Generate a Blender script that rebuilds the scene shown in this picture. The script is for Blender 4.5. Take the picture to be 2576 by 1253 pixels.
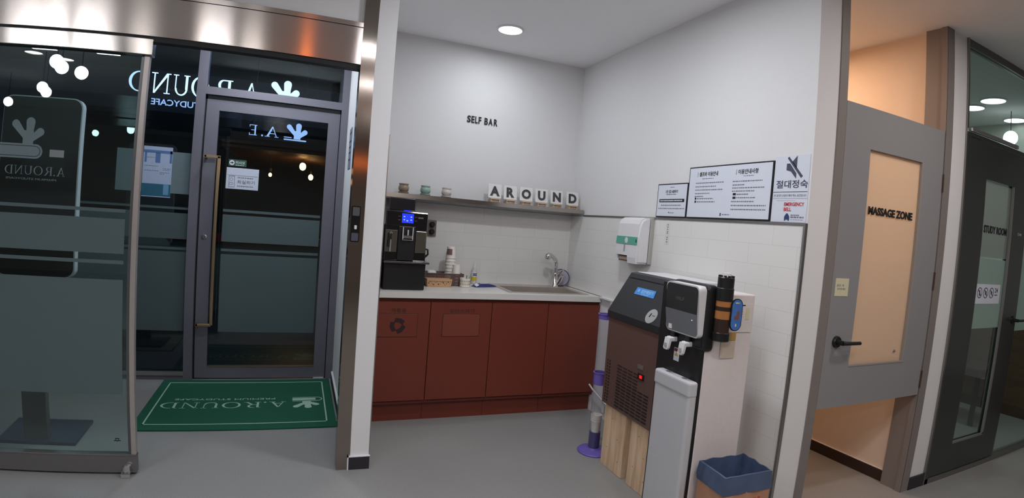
import bpy, bmesh, math, random
from mathutils import Vector, Matrix
random.seed(7)
S = bpy.context.scene
for o in list(bpy.data.objects): bpy.data.objects.remove(o, do_unlink=True)
PI = math.pi
# ------------------------------------------------------------------ camera
EYE = 1.385
F, YAW, PIT, ROL, P2, P3, P4 = 1329.167, .378717, -.050351, .079651, -.137009, -.078974, .057962
cd = bpy.data.cameras.new('camera'); cam = bpy.data.objects.new('camera', cd); S.collection.objects.link(cam)
cd.type = 'PANO'; cd.sensor_width = 36
cs = cd if hasattr(cd, 'panorama_type') else cd.cycles
cs.panorama_type = 'FISHEYE_LENS_POLYNOMIAL'; cs.fisheye_fov = PI
s_ = F * 36 / 2576
cs.fisheye_polynomial_k0 = 0; cs.fisheye_polynomial_k1 = -1 / s_
cs.fisheye_polynomial_k2 = -P2 / s_**2; cs.fisheye_polynomial_k3 = -P3 / s_**3; cs.fisheye_polynomial_k4 = -P4 / s_**4
cd.clip_start = .02
fw = Vector((math.sin(YAW)*math.cos(PIT), math.cos(YAW)*math.cos(PIT), math.sin(PIT)))
rt = Vector((math.cos(YAW), -math.sin(YAW), 0)); up = rt.cross(fw)
r2 = rt*math.cos(ROL) + up*math.sin(ROL); u2 = up*math.cos(ROL) - rt*math.sin(ROL)
mm = Matrix(((r2.x, u2.x, -fw.x, 0), (r2.y, u2.y, -fw.y, 0), (r2.z, u2.z, -fw.z, EYE), (0, 0, 0, 1)))
cam.matrix_world = mm
S.camera = cam
# ------------------------------------------------------------------ world, view, lights
S.view_settings.view_transform = 'Standard'; S.view_settings.look = 'None'
S.view_settings.exposure = 0.0; S.view_settings.gamma = 1; S.view_settings.use_curve_mapping = False
W = bpy.data.worlds.new('night'); S.world = W; W.use_nodes = True
W.node_tree.nodes['Background'].inputs[0].default_value = (.010, .013, .022, 1)
W.node_tree.nodes['Background'].inputs[1].default_value = 1
S.cycles.max_bounces = 10; S.cycles.transparent_max_bounces = 24; S.cycles.glossy_bounces = 5
S.cycles.caustics_reflective = False; S.cycles.caustics_refractive = False
try: S.cycles.sample_clamp_indirect = 4
except Exception: pass
CEIL = 2.706
def light(name, kind, loc, power, col, size=.1, rot=(0, 0, 0), spread=None, sizey=None):
    l = bpy.data.lights.new(name, kind); l.energy = power; l.color = col
    if kind == 'AREA':
        l.shape = 'DISK' if sizey is None else 'RECTANGLE'; l.size = size
        if sizey: l.size_y = sizey
        if spread: l.spread = spread
    else: l.shadow_soft_size = size
    o = bpy.data.objects.new(name, l); S.collection.objects.link(o); o.location = loc; o.rotation_euler = rot
    return o
YC_ = 2.878
COOL = (.88, .94, 1.0); NEUT = (1, .925, .89); WARM = (1, .50, .22)
light('bar_downlight_lamp', 'AREA', (1.272, 3.555, CEIL-.022), 4.6, COOL, .16)
light('entry_fill', 'AREA', (-.35, 4.22, CEIL-.03), 10, (.90, .94, 1), .25)  # added fill light for the entrance recess, no visible source
light('entry_strip_fill', 'AREA', (-.25, YC_+.085, 2.385), 8.5, (.80, .89, 1), .95, (math.radians(78), 0, 0), None, .05)  # unseen strip added behind the header to brighten the entrance frames
light('lobby_fill', 'POINT', (-2.6, 6.2, 2.5), 55, (.75, .88, 1), .15)  # unseen light added to lift the dark lobby behind the glass
light('bar_fill', 'AREA', (1.15, 2.25, CEIL-.03), 15.5, (.91, .95, 1), .18)  # extra light added out of view for more even fill in the bar
for i, (x, y) in enumerate([(1.2, .3), (2.9, .8), (1.4, -1.8), (4.6, -1.2)]):
    light('corridor_lamp', 'AREA', (x, y, CEIL-.03), 13, NEUT, .18)
light('massage_lamp', 'AREA', (2.72, 2.62, CEIL-.03), 12, (1, .66, .44), .14)
light('study_lamp', 'AREA', (5.12, 2.36, CEIL-.03), 7, (.93, 1, .97), .16)
light('study_lamp', 'AREA', (4.2, 3.3, CEIL-.03), 6, (.93, 1, .97), .16)
light('sign_lamp', 'AREA', (-.55, 4.66, 2.62), 3.0, (.45, .55, 1), .9, (math.radians(-50), 0, 0), None, .05)

# ------------------------------------------------------------------ materials
MT = {}
def new_mat(name):
    m = bpy.data.materials.new(name); m.use_nodes = True; nt = m.node_tree
    return m, nt, nt.nodes['Principled BSDF']
def lin(c):
    f = lambda v: v/12.92 if v <= .04045 else ((v+.055)/1.055)**2.4
    return tuple(f(v/255) for v in c) + (1,)
def mat(name, rgb, rough=.5, metal=0, noise=.03, nscale=40, bump=0, coat=0, spec=.5, emit=None, es=0, trans=0, ior=1.45, alpha=1):
    """procedural material: colour (sRGB 0-255) varied a little by noise"""
    if name in MT: return MT[name]
    m, nt, p = new_mat(name); c = lin(rgb)
    tc = nt.nodes.new('ShaderNodeTexCoord'); nz = nt.nodes.new('ShaderNodeTexNoise')
    nz.inputs['Scale'].default_value = nscale; nz.inputs['Detail'].default_value = 4
    nt.links.new(tc.outputs['Object'], nz.inputs['Vector'])
    mx = nt.nodes.new('ShaderNodeMix'); mx.data_type = 'RGBA'
    mx.inputs[6].default_value = tuple(max(0, v*(1-noise*2)) for v in c[:3])+(1,)
    mx.inputs[7].default_value = tuple(min(1, v*(1+noise*2)) for v in c[:3])+(1,)
    nt.links.new(nz.outputs['Fac'], mx.inputs[0]); nt.links.new(mx.outputs[2], p.inputs['Base Color'])
    p.inputs['Roughness'].default_value = rough; p.inputs['Metallic'].default_value = metal
    p.inputs['Specular IOR Level'].default_value = spec
    p.inputs['Coat Weight'].default_value = coat; p.inputs['Coat Roughness'].default_value = .08
    p.inputs['Transmission Weight'].default_value = trans; p.inputs['IOR'].default_value = ior
    p.inputs['Alpha'].default_value = alpha
    if bump:
        b = nt.nodes.new('ShaderNodeBump'); b.inputs['Strength'].default_value = bump; b.inputs['Distance'].default_value = .002
        nt.links.new(nz.outputs['Fac'], b.inputs['Height']); nt.links.new(b.outputs[0], p.inputs['Normal'])
    if emit:
        p.inputs['Emission Color'].default_value = lin(emit); p.inputs['Emission Strength'].default_value = es
    MT[name] = m; return m
def steel_mat(name, rgb, rough, aniso, rot=0, tangent='Z'):
    m, nt, p = new_mat(name)
    p.inputs['Base Color'].default_value = lin(rgb); p.inputs['Metallic'].default_value = 1
    p.inputs['Roughness'].default_value = rough; p.inputs['Anisotropic'].default_value = aniso
    p.inputs['Anisotropic Rotation'].default_value = rot
    tg = nt.nodes.new('ShaderNodeTangent'); tg.direction_type = 'RADIAL'; tg.axis = tangent
    nt.links.new(tg.outputs[0], p.inputs['Tangent'])
    tc = nt.nodes.new('ShaderNodeTexCoord'); mp = nt.nodes.new('ShaderNodeMapping'); mp.inputs['Scale'].default_value = (3, 3, .5)
    nz = nt.nodes.new('ShaderNodeTexNoise'); nz.inputs['Scale'].default_value = 1.2
    nt.links.new(tc.outputs['Object'], mp.inputs[0]); nt.links.new(mp.outputs[0], nz.inputs['Vector'])
    b = nt.nodes.new('ShaderNodeBump'); b.inputs['Strength'].default_value = .06; b.inputs['Distance'].default_value = .01
    nt.links.new(nz.outputs['Fac'], b.inputs['Height']); nt.links.new(b.outputs[0], p.inputs['Normal'])
    MT[name] = m; return m
def tile_mat(name, axis, rgb=(226, 224, 221), gr=(206, 203, 199), off=0):
    m, nt, p = new_mat(name)
    tc = nt.nodes.new('ShaderNodeTexCoord'); sp = nt.nodes.new('ShaderNodeSeparateXYZ'); cb = nt.nodes.new('ShaderNodeCombineXYZ')
    ad = nt.nodes.new('ShaderNodeMath'); ad.operation = 'ADD'; ad.inputs[1].default_value = .061
    nt.links.new(tc.outputs['Object'], sp.inputs[0]); nt.links.new(sp.outputs[0 if axis == 'x' else 1], cb.inputs[0])
    nt.links.new(sp.outputs[2], ad.inputs[0]); nt.links.new(ad.outputs[0], cb.inputs[1])
    br = nt.nodes.new('ShaderNodeTexBrick'); nt.links.new(cb.outputs[0], br.inputs['Vector'])
    br.inputs['Scale'].default_value = 1; br.inputs['Brick Width'].default_value = .3; br.inputs['Row Height'].default_value = .1025
    br.inputs['Mortar Size'].default_value = .0011; br.inputs['Mortar Smooth'].default_value = .3
    br.offset = .5
    br.inputs['Color1'].default_value = lin(rgb); br.inputs['Color2'].default_value = lin(tuple(v-3 for v in rgb)); br.inputs['Mortar'].default_value = lin(gr)
    nt.links.new(br.outputs['Color'], p.inputs['Base Color']); p.inputs['Roughness'].default_value = .35
    b = nt.nodes.new('ShaderNodeBump'); b.inputs['Strength'].default_value = .2; b.inputs['Distance'].default_value = .001; b.invert = True
    nt.links.new(br.outputs['Fac'], b.inputs['Height']); nt.links.new(b.outputs[0], p.inputs['Normal'])
    MT[name] = m; return m
def glass_mat(name, tint, refl=1.0, alpha_add=0.0):
    """thin clear pane: tinted see-through plus Fresnel mirror reflection"""
    m = bpy.data.materials.new(name); m.use_nodes = True; nt = m.node_tree; nt.nodes.clear()
    o = nt.nodes.new('ShaderNodeOutputMaterial'); tr = nt.nodes.new('ShaderNodeBsdfTransparent'); gl = nt.nodes.new('ShaderNodeBsdfGlossy')
    tr.inputs[0].default_value = tint + (1,); gl.inputs['Roughness'].default_value = .004; gl.inputs[0].default_value = (.9, 1, .98, 1)
    fr = nt.nodes.new('ShaderNodeFresnel'); fr.inputs[0].default_value = 1.5
    ge = nt.nodes.new('ShaderNodeNewGeometry'); sb = nt.nodes.new('ShaderNodeMath'); sb.operation = 'SUBTRACT'; sb.inputs[0].default_value = refl
    ml = nt.nodes.new('ShaderNodeMath'); ml.operation = 'MULTIPLY'; ml.inputs[1].default_value = refl
    nt.links.new(ge.outputs['Backfacing'], ml.inputs[0]); nt.links.new(ml.outputs[0], sb.inputs[1])
    mu = nt.nodes.new('ShaderNodeMath'); mu.operation = 'MULTIPLY'; mu.use_clamp = True; nt.links.new(sb.outputs[0], mu.inputs[1])
    mx = nt.nodes.new('ShaderNodeMixShader')
    nt.links.new(fr.outputs[0], mu.inputs[0]); nt.links.new(mu.outputs[0], mx.inputs[0]); nt.links.new(tr.outputs[0], mx.inputs[1]); nt.links.new(gl.outputs[0], mx.inputs[2])
    nt.links.new(mx.outputs[0], o.inputs[0]); MT[name] = m; return m
def film_mat(name, rgb, see=.2, transl=.4):
    """frosted film: diffuse scattering sheet that lets a little through"""
    m = bpy.data.materials.new(name); m.use_nodes = True; nt = m.node_tree; nt.nodes.clear()
    o = nt.nodes.new('ShaderNodeOutputMaterial'); tr = nt.nodes.new('ShaderNodeBsdfTransparent')
    df = nt.nodes.new('ShaderNodeBsdfDiffuse'); tl = nt.nodes.new('ShaderNodeBsdfTranslucent')
    nz = nt.nodes.new('ShaderNodeTexNoise'); nz.inputs['Scale'].default_value = 300
    mxc = nt.nodes.new('ShaderNodeMix'); mxc.data_type = 'RGBA'; c = lin(rgb)
    mxc.inputs[6].default_value = tuple(v*.94 for v in c[:3])+(1,); mxc.inputs[7].default_value = c
    nt.links.new(nz.outputs['Fac'], mxc.inputs[0])
    nt.links.new(mxc.outputs[2], df.inputs[0]); nt.links.new(mxc.outputs[2], tl.inputs[0])
    a = nt.nodes.new('ShaderNodeMixShader'); a.inputs[0].default_value = transl
    b = nt.nodes.new('ShaderNodeMixShader'); b.inputs[0].default_value = see
    nt.links.new(df.outputs[0], a.inputs[1]); nt.links.new(tl.outputs[0], a.inputs[2])
    nt.links.new(a.outputs[0], b.inputs[1]); nt.links.new(tr.outputs[0], b.inputs[2]); nt.links.new(b.outputs[0], o.inputs[0])
    MT[name] = m; return m
def emit_mat(name, rgb, st):
    m = bpy.data.materials.new(name); m.use_nodes = True; nt = m.node_tree; nt.nodes.clear()
    o = nt.nodes.new('ShaderNodeOutputMaterial'); e = nt.nodes.new('ShaderNodeEmission'); e.inputs[0].default_value = lin(rgb); e.inputs[1].default_value = st
    nt.links.new(e.outputs[0], o.inputs[0]); MT[name] = m; return m
def floor_mat():
    m, nt, p = new_mat('speckled vinyl')
    tc = nt.nodes.new('ShaderNodeTexCoord')
    n1 = nt.nodes.new('ShaderNodeTexNoise'); n1.inputs['Scale'].default_value = 260; n1.inputs['Detail'].default_value = 3
    n2 = nt.nodes.new('ShaderNodeTexNoise'); n2.inputs['Scale'].default_value = 2.2; n2.inputs['Detail'].default_value = 5
    vo = nt.nodes.new('ShaderNodeTexVoronoi'); vo.inputs['Scale'].default_value = 150
    for n in (n1, n2, vo): nt.links.new(tc.outputs['Object'], n.inputs['Vector'])
    cr = nt.nodes.new('ShaderNodeValToRGB'); cr.color_ramp.elements[0].position = .3; cr.color_ramp.elements[1].position = .7
    cr.color_ramp.elements[0].color = lin((128, 128, 127)); cr.color_ramp.elements[1].color = lin((160, 160, 158))
    nt.links.new(n1.outputs['Fac'], cr.inputs[0])
    mx = nt.nodes.new('ShaderNodeMix'); mx.data_type = 'RGBA'; mx.blend_type = 'MULTIPLY'
    nt.links.new(cr.outputs[0], mx.inputs[6]); cr2 = nt.nodes.new('ShaderNodeValToRGB')
    cr2.color_ramp.elements[0].color = (.86, .85, .84, 1); cr2.color_ramp.elements[1].color = (1, 1, 1, 1)
    nt.links.new(n2.outputs['Fac'], cr2.inputs[0]); nt.links.new(cr2.outputs[0], mx.inputs[7]); mx.inputs[0].default_value = 1
    nt.links.new(mx.outputs[2], p.inputs['Base Color']); p.inputs['Roughness'].default_value = .42
    MT['floor'] = m; return m
def wood_mat(name, a, b, sc=(30, 30, 2.0)):
    m, nt, p = new_mat(name)
    tc = nt.nodes.new('ShaderNodeTexCoord'); mp = nt.nodes.new('ShaderNodeMapping'); mp.inputs['Scale'].default_value = sc
    n = nt.nodes.new('ShaderNodeTexNoise'); n.inputs['Scale'].default_value = 1; n.inputs['Detail'].default_value = 6; n.inputs['Distortion'].default_value = .6
    nt.links.new(tc.outputs['Object'], mp.inputs[0]); nt.links.new(mp.outputs[0], n.inputs['Vector'])
    cr = nt.nodes.new('ShaderNodeValToRGB'); cr.color_ramp.elements[0].position = .35; cr.color_ramp.elements[1].position = .65
    cr.color_ramp.elements[0].color = lin(a); cr.color_ramp.elements[1].color = lin(b)
    nt.links.new(n.outputs['Fac'], cr.inputs[0]); nt.links.new(cr.outputs[0], p.inputs['Base Color']); p.inputs['Roughness'].default_value = .6
    MT[name] = m; return m
WALL = mat('white paint', (222, 221, 222), .75, noise=.01, nscale=60, bump=.05)
PINKW = WALL
CEILM = mat('ceiling paint', (246, 245, 246), .85, noise=.01)
TILEX = tile_mat('white tile back', 'x'); TILEY = tile_mat('white tile side', 'y')
FLOOR = floor_mat()
STEEL = steel_mat('brushed stainless', (205, 194, 187), .165, 1.0, .25)
STEELV = steel_mat('casing stainless', (150, 140, 132), .16, .8, 0)
SMOOTH = mat('satin steel', (170, 168, 165), .28, 1, noise=.02)
CHROME = mat('chrome', (215, 215, 215), .07, 1, noise=0)
SINKM = mat('sink steel', (205, 196, 188), .42, .85)
SLATE = mat('slate frame', (106, 104, 114), .45, 0, noise=.02)
SLATED = mat('dark gasket', (22, 22, 26), .6)
GREYD = mat('grey door paint', (139, 138, 139), .5, noise=.01)
GREYF = mat('grey frame paint', (128, 120, 116), .5, noise=.01)
CHAR = mat('charcoal metal', (66, 70, 70), .2, .5, noise=.02)
BLACK = mat('black plastic', (26, 26, 28), .38)
BLACKG = mat('gloss black', (16, 16, 18), .08, coat=.5)
BASEB = mat('dark skirting', (42, 40, 46), .5)
BASEBR = mat('brown skirting', (52, 38, 34), .5)
CLEAR = glass_mat('clear glass', (.80, .88, .87), 1.9)
CLEARD = glass_mat('entrance glass', (.62, .70, .72), 1.5)
FROST = film_mat('frosted film', (120, 136, 138), .12, .45)
FROSTP = film_mat('pale vinyl', (150, 166, 170), .10, .45)
FROSTG = film_mat('pale green film', (186, 205, 198), .12, .5)
FROSTM = film_mat('ivory film', (246, 234, 216), .06, .6)
INK = mat('black ink', (28, 28, 32), .6, noise=0)
NAVY = mat('slate ink', (72, 72, 92), .6, noise=0)
GREYI = mat('grey ink', (120, 120, 132), .7, noise=0)
PAPER = mat('poster paper', (214, 218, 230), .6, noise=.01)
REDI = mat('red ink', (186, 52, 52), .6, noise=0)
WHITE = mat('white plastic', (220, 219, 221), .35, noise=.01)
WHITE2 = mat('grey white plastic', (190, 190, 193), .4, noise=.01)
RED = mat('red brown laminate', (112, 50, 36), .45, noise=.02, nscale=120)
RED2 = mat('red brown flap', (122, 60, 44), .45, noise=.02, nscale=120)
REDD = mat('printed dark brown', (66, 30, 26), .6)
STONE = mat('white quartz', (212, 209, 204), .28, noise=.02, nscale=200)

# ------------------------------------------------------------------ geometry helpers
ORG = {}
class MB:
    def __init__(s): s.b = bmesh.new(); s.mi = 0
    def _f(s, fs):
        for f in fs: f.material_index = s.mi
        return fs
    def poly(s, pts):
        vs = [s.b.verts.new(p) for p in pts]
        f = s.b.faces.new(vs); f.material_index = s.mi; return f
    def box(s, x0, x1, y0, y1, z0, z1, bev=0, seg=2):
        r = bmesh.ops.create_cube(s.b, size=1)
        vs = r['verts']
        for v in vs:
            v.co = Vector(((x0+x1)/2 + v.co.x*(x1-x0), (y0+y1)/2 + v.co.y*(y1-y0), (z0+z1)/2 + v.co.z*(z1-z0)))
        fs = {f for v in vs for f in v.link_faces}; s._f(fs)
        if bev > 0:
            es = {e for v in vs for e in v.link_edges}
            rr = bmesh.ops.bevel(s.b, geom=list(es), offset=bev, segments=seg, affect='EDGES', profile=.5)
            s._f(rr['faces'])
        return s
    def prism(s, pts, vec):
        """closed solid: polygon pts (3-D) extruded by vec"""
        vec = Vector(vec); pts = [Vector(p) for p in pts]; n = len(pts)
        a = [s.b.verts.new(p) for p in pts]; c = [s.b.verts.new(p+vec) for p in pts]
        fs = [s.b.faces.new(a[::-1]), s.b.faces.new(c)]
        for i in range(n): fs.append(s.b.faces.new((a[i], a[(i+1) % n], c[(i+1) % n], c[i])))
        s._f(fs); return s
    def tube(s, path, r, n=12, cap=True, closed=False):
        path = [Vector(p) for p in path]; N = len(path)
        rs = r if isinstance(r, (list, tuple)) else [r]*N
        rings = []; prev = None
        for i, p in enumerate(path):
            if closed: t = (path[(i+1) % N]-path[i-1])
            else: t = path[min(i+1, N-1)]-path[max(i-1, 0)]
            t.normalize()
            if prev is None:
                a = Vector((0, 0, 1)) if abs(t.z) < .9 else Vector((1, 0, 0)); u = t.cross(a).normalized()
            else: u = (prev - t*prev.dot(t)).normalized()
            prev = u; w = t.cross(u)
            rings.append([s.b.verts.new(p + (u*math.cos(2*PI*k/n)+w*math.sin(2*PI*k/n))*rs[i]) for k in range(n)])
        for i in range(N if closed else N-1):
            A, B = rings[i], rings[(i+1) % N]
            for k in range(n): s._f([s.b.faces.new((A[k], A[(k+1) % n], B[(k+1) % n], B[k]))])
        if cap and not closed: s._f([s.b.faces.new(rings[0][::-1]), s.b.faces.new(rings[-1])])
        return s
    def lathe(s, prof, c, n=32, axis=(0, 0, 1), cap=True):
        """prof: list of (radius, height) along axis from point c"""
        ax = Vector(axis).normalized(); a = Vector((1, 0, 0)) if abs(ax.x) < .9 else Vector((0, 1, 0))
        u = ax.cross(a).normalized(); w = ax.cross(u); c = Vector(c); rings = []
        for (r, h) in prof:
            rings.append([s.b.verts.new(c+ax*h+(u*math.cos(2*PI*k/n)+w*math.sin(2*PI*k/n))*max(r, 1e-5)) for k in range(n)])
        for A, B in zip(rings, rings[1:]):
            for k in range(n): s._f([s.b.faces.new((A[k], A[(k+1) % n], B[(k+1) % n], B[k]))])
        if cap: s._f([s.b.faces.new(rings[0][::-1]), s.b.faces.new(rings[-1])])
        return s
    def cyl(s, p0, p1, r, n=24): 
        p0 = Vector(p0); p1 = Vector(p1); return s.lathe([(r, 0), (r, (p1-p0).length)], p0, n, p1-p0)
    def sphere(s, c, r, sc=(1, 1, 1)):
        m = Matrix.Translation(c) @ Matrix.Diagonal((r*sc[0], r*sc[1], r*sc[2], 1))
        k = bmesh.ops.create_uvsphere(s.b, u_segments=24, v_segments=14, radius=1, matrix=m)
        s._f({f for v in k['verts'] for f in v.link_faces}); return s
    def text(s, txt, o, U, V, w=None, h=None, depth=.0015, off=0.0, align='L', spacing=1.0):
        """real lettering: font outlines fitted to width w / height h, laid from o along U (reading) and V (up)"""
        c = bpy.data.curves.new('t', 'FONT'); c.body = txt; c.offset = off; c.extrude = .5; c.resolution_u = 3; c.space_character = spacing
        ob = bpy.data.objects.new('t', c); S.collection.objects.link(ob); bpy.context.view_layer.update()
        me = bpy.data.meshes.new_from_object(ob.evaluated_get(bpy.context.evaluated_depsgraph_get()))
        xs = [v.co.x for v in me.vertices]; ys = [v.co.y for v in me.vertices]
        x0, x1, y0, y1 = min(xs), max(xs), min(ys), max(ys)
        sx = w/(x1-x0) if w else None; sy = h/(y1-y0) if h else None
        if sx is None: sx = sy
        if sy is None: sy = sx
        o, U, V = Vector(o), Vector(U), Vector(V); Nn = U.cross(V)
        if align == 'C': o = o - U*((x1-x0)*sx/2)
        vs = [s.b.verts.new(o+U*((v.co.x-x0)*sx)+V*((v.co.y-y0)*sy)+Nn*(v.co.z+.5)*depth) for v in me.vertices]
        for p in me.polygons:
            try: s._f([s.b.faces.new([vs[i] for i in p.vertices])])
            except ValueError: pass
        bpy.data.objects.remove(ob); bpy.data.curves.remove(c); bpy.data.meshes.remove(me); return s
    def rrect(s, o, U, V, w, h, r, depth, n=6):
        """rounded rectangle plate, o = lower-left corner"""
        o, U, V = Vector(o), Vector(U), Vector(V); pts = []
        for cx, cy, a0 in ((w-r, r, -90), (w-r, h-r, 0), (r, h-r, 90), (r, r, 180)):
            for k in range(n+1):
                a = math.radians(a0+90*k/n); pts.append(o+U*(cx+r*math.cos(a))+V*(cy+r*math.sin(a)))
        s.prism(pts, U.cross(V)*depth); return s
    def ring(s, o, U, V, r0, r1, depth, n=36, a0=0, a1=360):
        o, U, V = Vector(o), Vector(U), Vector(V); D = U.cross(V)*depth
        k = max(3, int(n*(a1-a0)/360))
        for i in range(k):
            a = math.radians(a0+(a1-a0)*i/k); b = math.radians(a0+(a1-a0)*(i+1)/k)
            P = lambda r, t: o+U*r*math.cos(t)+V*r*math.sin(t)
            s.prism([P(r0, a), P(r1, a), P(r1, b), P(r0, b)], D)
        return s
    def build(s, name, mats, parent=None, smooth=False, label=None, kind=None, cat=None, group=None):
        off = ORG.get(parent.name, Vector((0, 0, 0))) if parent else Vector((0, 0, 0))
        bmesh.ops.recalc_face_normals(s.b, faces=s.b.faces)
        me = bpy.data.meshes.new(name)
        if off.length: bmesh.ops.translate(s.b, verts=s.b.verts, vec=-off)
        s.b.to_mesh(me); s.b.free()
        for m in (mats if isinstance(mats, (list, tuple)) else [mats]): me.materials.append(m)
        if smooth:
            me.shade_smooth(); 
            try: me.set_sharp_from_angle(angle=math.radians(35))
            except Exception: pass
        o = bpy.data.objects.new(name, me); S.collection.objects.link(o)
        if parent: o.parent = parent; ORG[o.name] = off
        if label: o['label'] = label
        if kind: o['kind'] = kind
        if cat: o['category'] = cat
        if group: o['group'] = group
        return o
def thing(name, label, cat, loc, group=None):
    o = bpy.data.objects.new(name, None); S.collection.objects.link(o); o.location = loc; o.empty_display_size = .05
    o['label'] = label; o['category'] = cat; ORG[o.name] = Vector(loc)
    if group: o['group'] = group
    return o
def struct(name, loc=(0, 0, 0)):
    o = bpy.data.objects.new(name, None); S.collection.objects.link(o); o['kind'] = 'structure'; o.location = loc; ORG[o.name] = Vector(loc); return o
def copy_tree(o, parent=None):
    c = o.copy(); S.collection.objects.link(c)
    if parent: c.parent = parent
    for ch in list(o.children): copy_tree(ch, c)
    return c
X, Y, Z = Vector((1, 0, 0)), Vector((0, 1, 0)), Vector((0, 0, 1))
# serif capitals as overlapping bars (unit height, returned as polygons)
def serif(ch):
    q = lambda x0, y0, x1, y1: [(x0, y0), (x1, y0), (x1, y1), (x0, y1)]
    def arc(cx, cy, rx, ry, tx, ty, a0, a1, n=16):
        out = []
        for i in range(n):
            a, b = math.radians(a0+(a1-a0)*i/n), math.radians(a0+(a1-a0)*(i+1)/n)
            P = lambda sx, sy, t: (cx+(rx-sx)*math.cos(t), cy+(ry-sy)*math.sin(t))
            out.append([P(0, 0, a), P(0, 0, b), P(tx, ty, b), P(tx, ty, a)])
        return out
    t, T, sf = .045, .12, .035
    if ch == 'A': return [[(.10, 0), (.155, 0), (.43, 1), (.38, 1)], [(.36, 1), (.45, 1), (.80, 0), (.665, 0)], q(.22, .30, .64, .35), q(0, 0, .26, sf), q(.56, 0, .90, sf)], .9
    if ch == 'R': return [q(.10, 0, .10+T, 1), q(0, 0, .32, sf), q(0, 1-sf, .3, 1), q(.2, 1-t, .42, 1), q(.2, .46, .42, .46+t)] + arc(.42, .73, .26, .27, T, t, -90, 90) + [[(.38, .48), (.50, .48), (.82, 0), (.68, 0)], q(.66, 0, .90, sf)], .9
    if ch == 'O': return arc(.48, .5, .48, .515, T, t, 0, 360, 40), .96
    if ch == 'U': return [q(.10, .3, .10+T, 1), q(.74, .3, .74+t, 1), q(0, 1-sf, .32, 1), q(.62, 1-sf, .90, 1)] + arc(.4425, .34, .3425, .355, T*.7, t*1.3, 180, 360), .9
    if ch == 'N': return [q(.12, 0, .12+t, 1), q(.76, 0, .76+t, 1), [(.08, 1), (.20, 1), (.81, 0), (.74, 0)], q(0, 1-sf, .2, 1), q(0, 0, .29, sf), q(.64, 1-sf, .93, 1)], .93
    if ch == 'D': return [q(.10, 0, .10+T, 1), q(0, 0, .3, sf), q(0, 1-sf, .3, 1), q(.2, 1-t, .38, 1), q(.2, 0, .38, t)] + arc(.38, .5, .50, .5, T, t, -90, 90, 20), .88
    if ch == 'E': return [q(.10, 0, .10+T, 1), q(0, 0, .7, t), q(0, 1-t, .68, 1), q(.2, .48, .52, .48+t), q(.655, 0, .70, .22), q(.635, .8, .68, 1)], .72
    if ch == '.': return arc(.07, .07, .075, .075, .074, .074, 0, 360, 12), .14
    return [], .4
def serif_text(mb, txt, o, U, V, h, w=None, gap=.14, depth=.002):
    x = 0; items = []
    for c in txt:
        ps, adv = serif(c); items.append((x, ps)); x += adv+gap
    tot = x-gap; k = (w/(tot*h)) if w else 1
    o, U, V = Vector(o), Vector(U), Vector(V); D = U.cross(V)*depth
    for x0, ps in items:
        for p in ps: mb.prism([o+U*((x0+a)*h*k)+V*(b*h) for a, b in p], D)
def capsule(mb, p, ang, L, r, U, V, depth, p0=(0, 0)):
    """petal: rounded bar from point p0 at angle"""
    U, V = Vector(U), Vector(V); D = U.cross(V)*depth; a = math.radians(ang)
    dx, dy = math.cos(a), math.sin(a); pts = [(-dy*r*.55, dx*r*.55)]
    pts = [(p0[0]+dy*r*.6, p0[1]-dx*r*.6)]
    for k in range(13):
        t = a-PI/2+PI*k/12; pts.append((p0[0]+dx*L+r*math.cos(t), p0[1]+dy*L+r*math.sin(t)))
    pts.append((p0[0]-dy*r*.6, p0[1]+dx*r*.6))
    mb.prism([Vector(p)+U*x+V*y for x, y in pts], D)
def sprout(mb, p, U, V, s, depth=.002):
    """three-petal sprout, s = height, p = foot of the stem"""
    U, V = Vector(U), Vector(V)
    mb.prism([Vector(p)+U*x*s+V*y*s for x, y in ((-.2, 0), (.2, 0), (.2, .5), (-.2, .5))], U.cross(V)*depth)
    capsule(mb, p, 88, .62*s, .17*s, U, V, depth*1.02, (.04*s, .2*s))
    capsule(mb, p, 130, .66*s, .15*s, U, V, depth*.98, (-.08*s, .22*s))
    capsule(mb, p, 42, .52*s, .15*s, U, V, depth*.94, (.06*s, .12*s))
def dashes(mb, o, U, V, w, h, depth=.0006):
    """an illegible row of small print: a run of short bars"""
    o, U, V = Vector(o), Vector(U), Vector(V); x = 0; D = U.cross(V)*depth
    while x < w-.002:
        l = min(random.uniform(.006, .016), w-x)
        mb.prism([o+U*x, o+U*(x+l), o+U*(x+l)+V*h, o+U*x+V*h], D); x += l+random.uniform(.0025, .005)

# ================================================================== ROOM SHELL
R_, D_, M_ = 2.14, 4.06, 1.765
YC, YP, YD = 2.878, 2.92, 4.50
MB().box(-6, 7.4, -4.6, 4.62, -.1, 0).build('floor', FLOOR, kind='structure')
MB().box(-6, 7.4, -4.6, 4.62, CEIL, CEIL+.1).build('ceiling', CEILM, kind='structure')
w = MB(); w.mi = 0; w.box(.41, 2.29, D_, D_+.1, 1.4765, CEIL); w.mi = 1; w.box(.41, 2.29, D_-.006, D_+.1, 0, 1.4765)
w.build('wall_back', [WALL, TILEX], kind='structure')
w = MB(); w.box(R_, 2.29, M_, D_+.1, 1.4765, CEIL); w.box(R_, 2.29, M_, D_+.1, 0, 1.4765)
w.mi = 1; w.box(R_-.008, R_, M_+.014, D_-.006, .882, 1.4765); w.box(R_-.008, R_, M_+.014, 2.62, 0, .882)
w.build('wall_right', [WALL, TILEY], kind='structure')
w = MB(); w.box(R_-.03, R_, 2.62, 3.46, .868, .882, .002).build('trim_3', WHITE, kind='structure')
t = MB(); t.box(R_-.014, R_, M_+.002, 3.845, 1.4765, 1.486)
t.build('trim_1', SMOOTH, kind='structure')
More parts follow.
